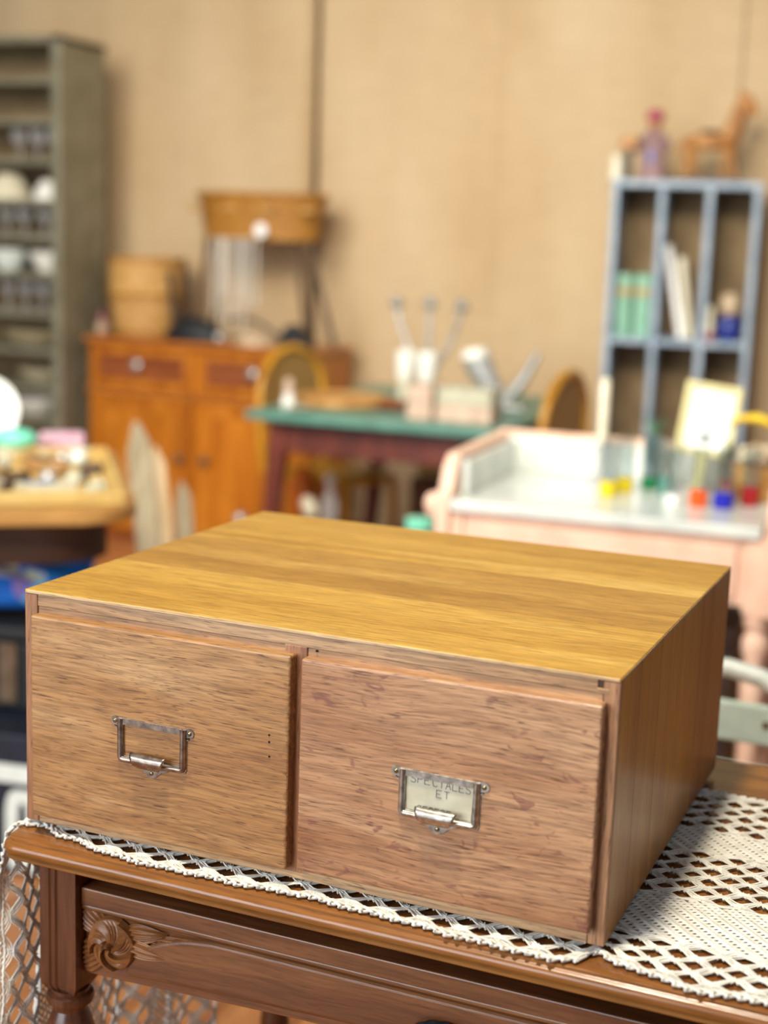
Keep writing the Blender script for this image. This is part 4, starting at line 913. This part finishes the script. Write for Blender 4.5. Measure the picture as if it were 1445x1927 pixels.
# below the display table
t = thing('letter_crate', 'dark navy crate with a white stripe and a white rounded numeral on its side', 'crate', (-1.30, 1.235, 0), math.radians(10))
MB().box(-.45, 0, 0, .45, .30, .30).build('crate_body', 'navy', t, bevel=.004)
MB().box(-.448, -.003, .200, .448, -.0002, .238).build('white_stripe', 'whitepaint', t)
for cx in (.322, .15):
    mb = MB(); n = 30
    def sup(k, a, b): th = 2*PI*k/n; c_, s_ = math.cos(th), math.sin(th); return (cx+a*math.copysign(abs(c_)**.55, c_), .098+b*math.copysign(abs(s_)**.55, s_))
    vs = []; fs = []
    for k in range(n):
        for (a, b) in ((.038, .088), (.010, .060)):
            x, z = sup(k, a, b); vs += [(x, -.004, z), (x, -.0003, z)]
    for k in range(n):
        j = (k+1) % n; fs += [(4*k, 4*j, 4*j+2, 4*k+2), (4*k, 4*k+1, 4*j+1, 4*j), (4*k+2, 4*j+2, 4*j+3, 4*k+3)]
    mb.add(vs, fs).build('white_numeral', 'whitepaint', t)
t = thing('black_suitcase', 'black suitcase standing on the navy crate under the display table', 'suitcase', (-1.32, 1.36, .3005), math.radians(14))
MB().box(-.40, 0, 0, .30, .20, .15).build('suitcase_body', 'black', t, bevel=.01, seg=3); MB().box(-.405, -.005, .151, .305, .205, .185).build('lid', 'black', t, bevel=.01, seg=3)
for x in (-.25, .20): MB().box(x, -.011, .02, x+.04, -.0055, .15).build('clasp', 'iron', t, bevel=.002)
def fab(u, v):
    th = 2*PI*u; ph = PI*(v-.5); ce = lambda a, e: math.copysign(abs(a)**e, a)
    return (.27*ce(math.cos(ph), .45)*ce(math.cos(th), .5), .12*ce(math.cos(ph), .45)*ce(math.sin(th), .5), .042*math.sin(ph)*(1+.12*math.sin(9*th)))
o = MB().grid(fab, 64, 24).build('floral_cushion', 'floral', None, smooth=60, loc=(-1.285, 1.52, .566), rot=(math.radians(24), math.radians(-4), math.radians(20)))
tag(o, 'blue and turquoise floral cushion lying on the black suitcase', 'cushion')

# boards leaning between display table and sideboard
for k, (bx, by, tx, ty, h, wd, m, lb) in enumerate(((-1.357, 2.44, -1.513, 2.53, .775, .068, 'greyboard', 'tall grey-beige board with pointed top leaning left of the sideboard doors'), (-1.338, 2.50, -1.48, 2.58, .70, .050, 'paleboard', 'narrow pale wooden board leaning in front of the sideboard door'), (-1.315, 2.55, -1.42, 2.63, .595, .052, 'greyboard', 'short grey-beige board, rightmost of the three leaning boards'))):
    t = thing('leaning_board', lb, 'board', (bx, by, 0), 0, 'leaning boards')
    dx, dy = tx-bx, ty-by
    poly = [(-wd/2, 0), (wd/2, 0), (wd/2, h*.93), (wd*.12, h), (-wd*.12, h), (-wd/2, h*.88)]
    a = math.radians(35); ux, uy = math.cos(a), math.sin(a)
    MB().prism(poly, lambda p, z: (p*ux+dx*z/h, p*uy+dy*z/h, z), lambda p, z: (p*ux+dx*z/h-.018*uy, p*uy+dy*z/h+.018*ux, z)).build('board_face', m, t, bevel=.003)
    MB().prism([(p*.86, .03+z*.95) for p, z in poly], lambda p, z: (p*ux+dx*z/h+.002*uy, p*uy+dy*z/h-.002*ux, z), lambda p, z: (p*ux+dx*z/h+.0002*uy, p*uy+dy*z/h-.0002*ux, z)).build('inner_panel', m, t)
